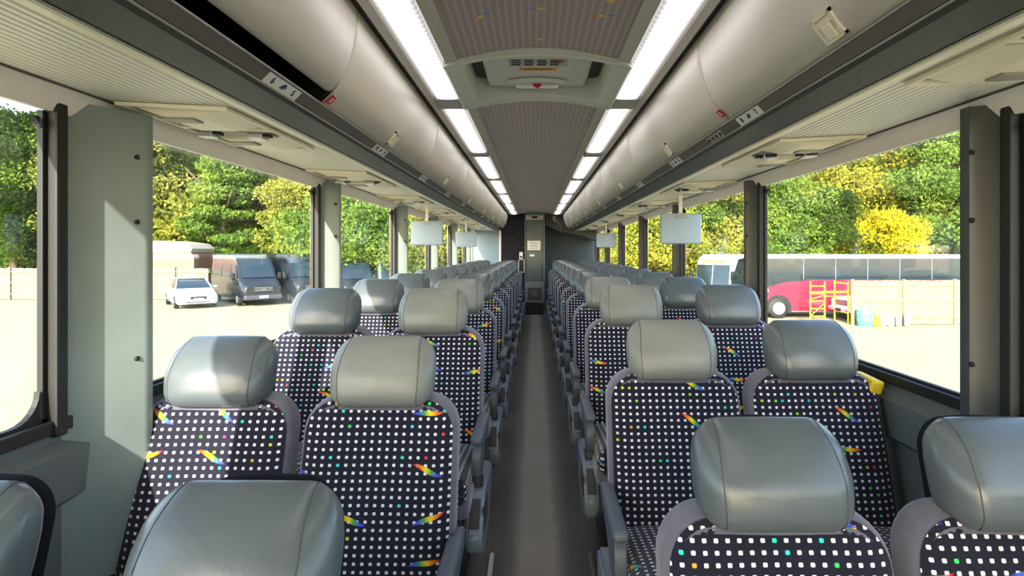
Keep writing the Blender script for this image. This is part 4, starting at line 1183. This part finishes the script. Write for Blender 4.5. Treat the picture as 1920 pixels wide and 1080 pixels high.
def make_car(label, rgb):
    paint = mat('car_paint_%d' % rgb[0], rgb, 0.22, coat=0.7)
    t = thing('car', label, 'car')
    def s(w, zb, zt, wt): return [(w * 0.9, zb), (w, zb + 0.12), (w, zb + 0.35), (wt, zt - 0.05), (wt * 0.85, zt)]
    S_ = [(-2.35, s(0.70, 0.28, 0.66, 0.66)), (-2.2, s(0.86, 0.22, 0.78, 0.80)), (-1.6, s(0.91, 0.2, 0.88, 0.84)), (-1.0, s(0.92, 0.2, 0.97, 0.84)),
          (-0.9, s(0.92, 0.2, 1.0, 0.82)), (1.7, s(0.92, 0.2, 1.02, 0.82)), (2.25, s(0.88, 0.25, 1.0, 0.8)), (2.35, s(0.8, 0.3, 0.9, 0.7))]
    obj('body', loft_body(S_), paint, t, smooth=40)
    S2 = [(-1.05, [(0.80, 0.93), (0.78, 0.96), (0.74, 0.97)]), (-0.25, [(0.84, 0.95), (0.66, 1.40), (0.56, 1.44)]), (0.7, [(0.84, 0.95), (0.66, 1.42), (0.56, 1.46)]), (1.75, [(0.80, 0.95), (0.72, 1.0), (0.66, 1.02)])]
    cb_ = obj('cabin_glass', loft_body(S2), M['cglass'], t, smooth=30)
    obj('roof', rounded(1.2, 1.1, 0.05, 0.024, 2, 3, center=(0, 0.25, 1.445)), paint, t, smooth=60)
    for sd_ in (-1, 1):
        obj('headlight', rounded(0.34, 0.22, 0.13, 0.05, 2, 2, center=(sd_ * 0.66, -2.16, 0.64)), mat('headlight_lens', (215, 220, 225), 0.1), t, smooth=60)
        obj('mirror', rounded(0.2, 0.1, 0.13, 0.04, 2, 2, center=(sd_ * 1.0, -0.7, 1.0)), paint, t, smooth=60)
        bm = bmesh.new(); tube(bm, [(sd_ * 0.80, -1.05, 0.96), (sd_ * 0.63, -0.25, 1.43), (sd_ * 0.63, 0.7, 1.45), (sd_ * 0.74, 1.7, 1.02)], 0.035, 6); obj('roof_pillar', bm, paint, t, smooth=180)
        for y in (-1.45, 1.4): wheel(0.33, 0.22, M['alu'], t, (sd_ * 0.82, y, 0.33))
    obj('grille', rounded(0.7, 0.06, 0.14, 0.025, 2, 2, center=(0, -2.34, 0.55)), M['black'], t, smooth=60)
    obj('lower_intake', rounded(1.1, 0.06, 0.10, 0.025, 2, 2, center=(0, -2.32, 0.34)), M['black'], t, smooth=60)
    obj('number_plate', box(-0.22, 0.22, -2.385, -2.37, 0.42, 0.54), M['white'], t)
    return t
c = make_car('white sedan car parked in front of the fence beside the dark van', (186, 190, 194)); place(c, 357, 29.2, R(40))
# fence left
def fence(x0, x1, Y, zb, h, rgb, label, name='board_fence', rail_front=True):
    m_ = mat('fence_wood_%d' % rgb[2], rgb, 0.85, noise=0.16, nscale=3)
    t = thing(name, label, 'fence', (x0, Y, zb))
    bm = bmesh.new(); n = int((x1 - x0) / 0.15); r0 = random.Random(3)
    for i in range(n): bx(bm, i * 0.15, i * 0.15 + 0.138, 0, 0.02, 0.03, h + r0.uniform(-0.02, 0.02))
    obj('boards', bm, m_, t)
    yy_ = (-0.05, 0.0)
    bm = bmesh.new()
    for z in (0.3, h * 0.52, h - 0.25): bx(bm, 0, x1 - x0, yy_[0], yy_[1], z, z + 0.09)
    obj('rail', bm, m_, t)
    i = 0
    while i * 2.4 <= x1 - x0:
        bm = box(i * 2.4 - 0.05, i * 2.4 + 0.06, -0.09, 0.03, 0, h + 0.06); obj('post', bm, m_, t); i += 1
    return t
fence(-33, -19.0, 32.5, -1.65, 1.85, (122, 114, 94), 'weathered beige board fence behind the white car')
# pinkish covered trailer with white rounded top
tr_ = thing('covered_trailer', 'pinkish tan trailer with rounded white roof standing behind the left fence', 'trailer', (-24.6, 36.0, -1.65))
bm = bmesh.new(); prism(bm, [(-6, 0.9), (3.3, 0.9), (3.3, 2.5), (3.0, 2.9), (-6, 2.9)], -1.2, 1.2, 'y'); obj('body', bm, mat('trailer_tan', (128, 92, 76), 0.7, noise=0.08), tr_)
bm = bmesh.new(); prism(bm, [(-6.05, 2.72), (3.12, 2.78), (3.2, 3.0), (2.9, 3.3), (1.6, 3.48), (-6.05, 3.5)], -1.24, 1.24, 'y'); obj('roof_cover', bm, mat('trailer_white', (176, 170, 160), 0.6), tr_)
for x in (-3.4, -2.3): wheel(0.45, 0.3, M['alu'], tr_, (x, -0.95, 0.45)).rotation_euler = (0, 0, R(90))
for x in (-3.4, -2.3): wheel(0.45, 0.3, M['alu'], tr_, (x, 0.95, 0.45)).rotation_euler = (0, 0, R(90))
obj('chassis', box(-5.9, 3.0, -0.5, 0.5, 0.5, 0.9), M['base'], tr_)

# coaches on the right
def make_coach(label, body_rgb, upper_rgb, glass_from=-5.6, L=13.4):
    """front faces -x, side seen faces -y; origin at front bottom centre"""
    paint = mat('coach_paint_%d_%d' % (body_rgb[0], body_rgb[1]), body_rgb, 0.28, coat=0.5); top = mat('coach_top_%d' % upper_rgb[0], upper_rgb, 0.35)
    t = thing('coach', label, 'coach')
    H = 3.28
    bm = bmesh.new()
    prof = [(0.25, 0.32), (L, 0.32), (L, 2.02), (4.0, 2.02), (2.4, 1.90), (1.2, 1.55), (0.5, 1.25), (0.02, 1.12), (0.0, 0.7)]
    A = [bm.verts.new((x, -1.27, z)) for x, z in prof]; B = [bm.verts.new((x, 1.27, z)) for x, z in prof]; n = len(prof)
    for i in range(n): bm.faces.new((A[i], A[(i + 1) % n], B[(i + 1) % n], B[i]))
    bm.faces.new(A[::-1]); bm.faces.new(B)
    bmesh.ops.recalc_face_normals(bm, faces=bm.faces)
    bmesh.ops.bevel(bm, geom=[e for e in bm.edges if len(e.link_faces) == 2 and abs(e.verts[0].co.y - e.verts[1].co.y) < 0.01], offset=0.05, segments=3, affect='EDGES')
    obj('lower_body', bm, paint, t, smooth=30)
    bm = bmesh.new()
    prof = [(0.32, 1.1), (0.9, 3.0), (1.2, 3.08), (L - 0.05, 3.08), (L - 0.05, 2.0), (3.5, 1.9), (1.2, 1.4)]
    A = [bm.verts.new((x, -1.235, z)) for x, z in prof]; B = [bm.verts.new((x, 1.235, z)) for x, z in prof]; n = len(prof)
    for i in range(n): bm.faces.new((A[i], A[(i + 1) % n], B[(i + 1) % n], B[i]))
    bm.faces.new(A[::-1]); bm.faces.new(B); obj('window_band', bm, M['cglass'], t)
    bm = bmesh.new(); bx(bm, 0.75, L, -1.26, 1.26, 3.06, H, 0.07); obj('roof', bm, top, t, smooth=40)
    for i, x in enumerate((1.15, 3.35, 5.0, 6.65, 8.3, 9.95, 11.6)):
        bm = box(x - 0.02, x + 0.02, -1.25, -1.236, 1.55 if i == 0 else 2.0, 3.06); obj('window_bar', bm, M['alu'] if i == 0 else M['wallg'], t)
    for x in (2.05, 9.6, 10.9):
        bm = bmesh.new(); seg = 24; c1 = []
        for q in range(seg + 1):
            a = math.pi * q / seg; c1.append((x + 0.66 * math.cos(a), 0.55 + 0.66 * math.sin(a)))
        prism(bm, c1 + [(x - 0.66, 0.3), (x + 0.66, 0.3)], -1.29, -1.2); obj('wheel_arch', bm, M['black'], t)
        wheel(0.52, 0.3, M['alu'], t, (x, -1.18, 0.52), hubr=0.62).rotation_euler = (0, 0, R(90))
        wheel(0.52, 0.3, M['alu'], t, (x, 1.1, 0.52), hubr=0.62).rotation_euler = (0, 0, R(90))
    bm = bmesh.new()
    tube(bm, [(1.35 + 0.17 * math.cos(a * math.pi / 8), -1.283, 1.43 + 0.10 * math.sin(a * math.pi / 8)) for a in range(17)], 0.03, 6, False); bx(bm, 1.23, 1.47, -1.29, -1.275, 1.38, 1.47)
    obj('side_emblem', bm, M['white'], t)
    obj('side_marker', box(1.3, 1.5, -1.29, -1.27, 1.02, 1.09), M['orange'], t)
    obj('side_lettering', box(1.28, 1.46, -1.29, -1.27, 0.78, 0.88), M['white'], t)
    obj('mirror', rounded(0.14, 0.3, 0.5, 0.05, 2, 2, center=(0.25, -1.5, 2.1)), M['black'], t, smooth=60)
    for z0_, z1_ in ((0.34, 0.38),):
        bm = bmesh.new(); bx(bm, 0.3, L, -1.285, -1.268, z0_, z1_); obj('skirt_trim', bm, M['alu'], t)
    return t
rc = make_coach('long crimson red coach with dark window band beyond the right window', (172, 24, 52), (200, 206, 206)); rc.location = (10.45, 29.9, -2.26)

wc_ = thing('coach', 'white coach parked nose first beyond the right window, left of the red coach', 'coach', (10.9, 34.0, -2.26), R(-52))
wp = mat('coach_white_paint', (186, 188, 186), 0.3, coat=0.4)
S_ = [(-0.2, [(1.15, 0.4), (1.22, 0.7), (1.22, 1.2), (1.18, 1.3), (1.0, 1.35)]), (0.0, [(1.2, 0.35), (1.27, 0.7), (1.27, 1.4), (1.2, 2.6), (1.05, 3.0)]), (0.35, [(1.2, 0.35), (1.27, 0.7), (1.27, 1.4), (1.24, 3.0), (1.0, 3.25)]), (11, [(1.2, 0.35), (1.27, 0.7), (1.27, 1.4), (1.24, 3.0), (1.0, 3.25)])]
obj('body', loft_body(S_), wp, wc_, smooth=35)
for s in (-1, 1):
    bm = bmesh.new(); q = [(0.04, -0.22, 1.38), (1.14, -0.20, 1.38), (1.14, -0.06, 2.62), (0.04, -0.06, 2.62)]
    A = [bm.verts.new((s * x, y - 0.02, z)) for x, y, z in q]; B = [bm.verts.new((s * x, y + 0.06, z)) for x, y, z in q]
    for i in range(4): bm.faces.new((A[i], A[(i + 1) % 4], B[(i + 1) % 4], B[i]))
    bm.faces.new(A); bm.faces.new(B[::-1]); obj('windshield', bm, M['cglass'], wc_)
    bm = bmesh.new(); x0, x1 = sorted((s * 1.235, s * 1.285)); bx(bm, x0, x1, 0.9, 10.5, 1.9, 2.9); obj('side_window', bm, M['cglass'], wc_)
    obj('mirror', rounded(0.18, 0.2, 0.5, 0.05, 2, 2, center=(s * 1.45, -0.25, 2.0)), M['black'], wc_, smooth=60)
    obj('headlight', rounded(0.35, 0.1, 0.2, 0.04, 2, 2, center=(s * 0.85, -0.22, 0.85)), mat('headlight_lens', (215, 220, 225), 0.1), wc_, smooth=60)
    for y in (2.2, 8.5): wheel(0.5, 0.3, M['alu'], wc_, (s * 1.12, y, 0.5))
obj('destination_sign', box(-0.8, 0.8, -0.03, 0.04, 2.72, 2.9), M['orange'], wc_)

# white pickup, scaffold, fence, barrel, bags
pkp = thing('pickup_truck', 'white pickup truck nose seen in front of the red coach, under yellow scaffold', 'pickup truck', (0, 0, 0))
wpt = mat('pickup_white', (232, 234, 236), 0.25, coat=0.6)
S_ = [(-2.7, [(0.88, 0.55), (0.94, 0.7), (0.94, 0.95), (0.9, 1.08), (0.75, 1.12)]), (-2.5, [(0.95, 0.5), (0.99, 0.7), (0.99, 1.0), (0.94, 1.15), (0.8, 1.2)]), (-1.3, [(0.95, 0.5), (1.0, 0.7), (1.0, 1.0), (0.95, 1.22), (0.8, 1.27)]),
      (-0.7, [(0.95, 0.5), (1.0, 0.7), (1.0, 1.1), (0.82, 1.8), (0.72, 1.86)]), (0.9, [(0.95, 0.5), (1.0, 0.7), (1.0, 1.1), (0.82, 1.82), (0.72, 1.88)]), (1.0, [(0.95, 0.5), (1.0, 0.7), (1.0, 1.1), (0.98, 1.2), (0.9, 1.22)]), (2.8, [(0.95, 0.5), (1.0, 0.7), (1.0, 1.1), (0.98, 1.2), (0.9, 1.22)])]
obj('body', loft_body(S_), wpt, pkp, smooth=35)
bm = bmesh.new(); q = [(-0.84, -1.28, 1.3), (0.84, -1.28, 1.3), (0.74, -0.74, 1.8), (-0.74, -0.74, 1.8)]
A = [bm.verts.new(Vector(p) + Vector((0, -0.03, 0.02))) for p in q]; B = [bm.verts.new(Vector(p) + Vector((0, 0.03, -0.03))) for p in q]
for i in range(4): bm.faces.new((A[i], A[(i + 1) % 4], B[(i + 1) % 4], B[i]))
bm.faces.new(A); bm.faces.new(B[::-1]); obj('windshield', bm, M['cglass'], pkp)
g = obj('grille', rounded(1.15, 0.08, 0.26, 0.03, 2, 2, center=(0, -2.72, 0.94)), mat('grille_grey', (90, 92, 96), 0.4, 0.5), pkp, smooth=60)
bm = bmesh.new()
for z in (0.88, 0.94, 1.0): bx(bm, -0.52, 0.52, -2.775, -2.76, z - 0.012, z + 0.012)
obj('grille_bars', bm, M['alu'], g)
obj('bumper', rounded(1.96, 0.22, 0.22, 0.06, 2, 2, center=(0, -2.75, 0.62)), mat('chrome_bumper', (200, 202, 206), 0.2, 0.6), pkp, smooth=60)
obj('number_plate', box(-0.2, 0.2, -2.9, -2.87, 0.52, 0.66), M['black'], pkp)
for s in (-1, 1):
    obj('headlight', rounded(0.26, 0.12, 0.2, 0.04, 2, 2, center=(s * 0.78, -2.68, 0.95)), mat('headlight_lens', (215, 220, 225), 0.1), pkp, smooth=60)
    for y in (-1.9, 1.9): wheel(0.42, 0.27, M['alu'], pkp, (s * 0.86, y, 0.42))
    obj('fog_light', rounded(0.14, 0.05, 0.08, 0.02, 2, 2, center=(s * 0.7, -2.87, 0.6)), M['red'], pkp, smooth=60)
pkp.location = (17.75, 27.4, -2.26); pkp.rotation_euler = (0, 0, R(-89))

YM = mat('yellow_paint', (244, 212, 20), 0.5)
sc_ = thing('scaffold', 'yellow ladder scaffold standing in front of the red coach', 'scaffold', (0, 0, 0))
Ys = 26.6; zb = -2.26
xa = (1519 - VX) / F * Ys; xb = (1546 - VX) / F * Ys; xc_ = (1590 - VX) / F * Ys
def fr(x0_, x1_, nm, ht_):
    bm = bmesh.new()
    for x in (x0_, x1_): cyl(bm, (x, Ys, zb), (x, Ys, zb + ht_), 0.035, 8)
    for i in range(5): cyl(bm, (x0_, Ys, zb + 0.35 + i * 0.36), (x1_, Ys, zb + 0.35 + i * 0.36), 0.028, 8)
    for i in range(2): cyl(bm, (x0_, Ys, zb + 0.35 + i * 0.8), (x1_, Ys, zb + 1.0 + i * 0.36), 0.02, 8)
    obj(nm, bm, YM, sc_, smooth=40)
fr(xa, xb, 'ladder_frame', 2.0)
bm = bmesh.new()
for y in (0, 1.2):
    cyl(bm, (xc_, Ys + y, zb), (xc_, Ys + y, zb + 2.0), 0.035, 8); 
cyl(bm, (xc_, Ys, zb + 1.9), (xc_, Ys + 1.2, zb + 1.9), 0.03, 8); cyl(bm, (xc_, Ys, zb + 0.5), (xc_, Ys + 1.2, zb + 0.5), 0.03, 8)
obj('end_frame', bm, YM, sc_, smooth=40)
bm = bmesh.new(); cyl(bm, (xb - 0.7, Ys, zb + 1.48), (xc_, Ys, zb + 1.52), 0.055, 8); cyl(bm, (xb, Ys, zb + 1.3), (xc_, Ys, zb + 1.32), 0.02, 8); obj('cross_bar', bm, YM, sc_, smooth=40)

fx0 = (1597 - VX) / F * 26.2
fence(fx0, fx0 + 13, 26.2, -2.26, 2.08, (136, 126, 92), 'new pale yellow wooden fence right of the scaffold')
br = thing('barrel', 'teal plastic barrel standing before the pale wooden fence', 'barrel', ((1621 - VX) / F * 25.7, 25.7, -2.26))
bm = bmesh.new(); tube(bm, [(0, 0, 0), (0, 0, 0.03), (0, 0, 0.25), (0, 0, 0.27), (0, 0, 0.29), (0, 0, 0.52), (0, 0, 0.54), (0, 0, 0.56), (0, 0, 0.72), (0, 0, 0.76)], [0.29, 0.31, 0.33, 0.345, 0.33, 0.335, 0.35, 0.335, 0.32, 0.30], 24)
obj('drum', bm, mat('teal_plastic', (84, 158, 154), 0.5), br, smooth=40)
bm = bmesh.new(); cyl(bm, (0, 0, 0.755), (0, 0, 0.785), 0.335, 24); obj('lid', bm, mat('teal_lid', (110, 176, 170), 0.5), br, smooth=40)
jg = thing('jug', 'yellow plastic jug beside the teal barrel', 'jug', ((1643 - VX) / F * 25.6, 25.6, -2.26))
obj('jug_body', rounded(0.30, 0.25, 0.50, 0.06, 3, 2, center=(0, 0, 0.25)), M['yellow'], jg, smooth=60)
bm = bmesh.new(); cyl(bm, (0, 0, 0.48), (0, 0, 0.58), 0.06, 12); obj('cap', bm, M['white'], jg, smooth=40)
bm = bmesh.new(); tube(bm, [(-0.1, 0, 0.47), (-0.1, 0, 0.60), (0.0, 0, 0.64)], 0.02, 8); obj('handle', bm, M['yellow'], jg, smooth=180)
bagm = mat('white_sack', (160, 160, 154), 0.8, noise=0.15, nscale=6, bump=0.6, bscale=6)
lb = ['leaning white sack next to the yellow jug', 'middle white sack of the row by the fence', 'white sack of the row by the fence, second from right', 'white sack leaning at the right end of the row']
bag = None
for i in range(4):
    xx_ = (1657 + i * 14 - VX) / F * 25.6
    if bag is None:
        bag = thing('sack', lb[0], 'sack', (xx_, 25.6, -2.26), group='white sacks leaning on the pale fence')
        obj('bag', rounded(0.30, 0.22, 0.62, 0.09, 3, 3, center=(0, 0, 0.31), deform=lambda p: (p.x * (1.15 - 0.5 * max(0, p.z)), p.y, p.z)), bagm, bag, smooth=180)
        bm = bmesh.new(); tube(bm, [(-0.07, -0.06, 0.60), (0, -0.02, 0.68), (0.09, 0.02, 0.62)], 0.03, 8); obj('tied_top', bm, bagm, bag, smooth=180)
        bag.rotation_euler = (0, R(-12), 0.2)
    else:
        d = dup(bag, (xx_, 25.6, -2.26), lb[i], rz=0.3 * i); d.rotation_euler = (0, R(-14 + 4 * i), 0.4 * i)
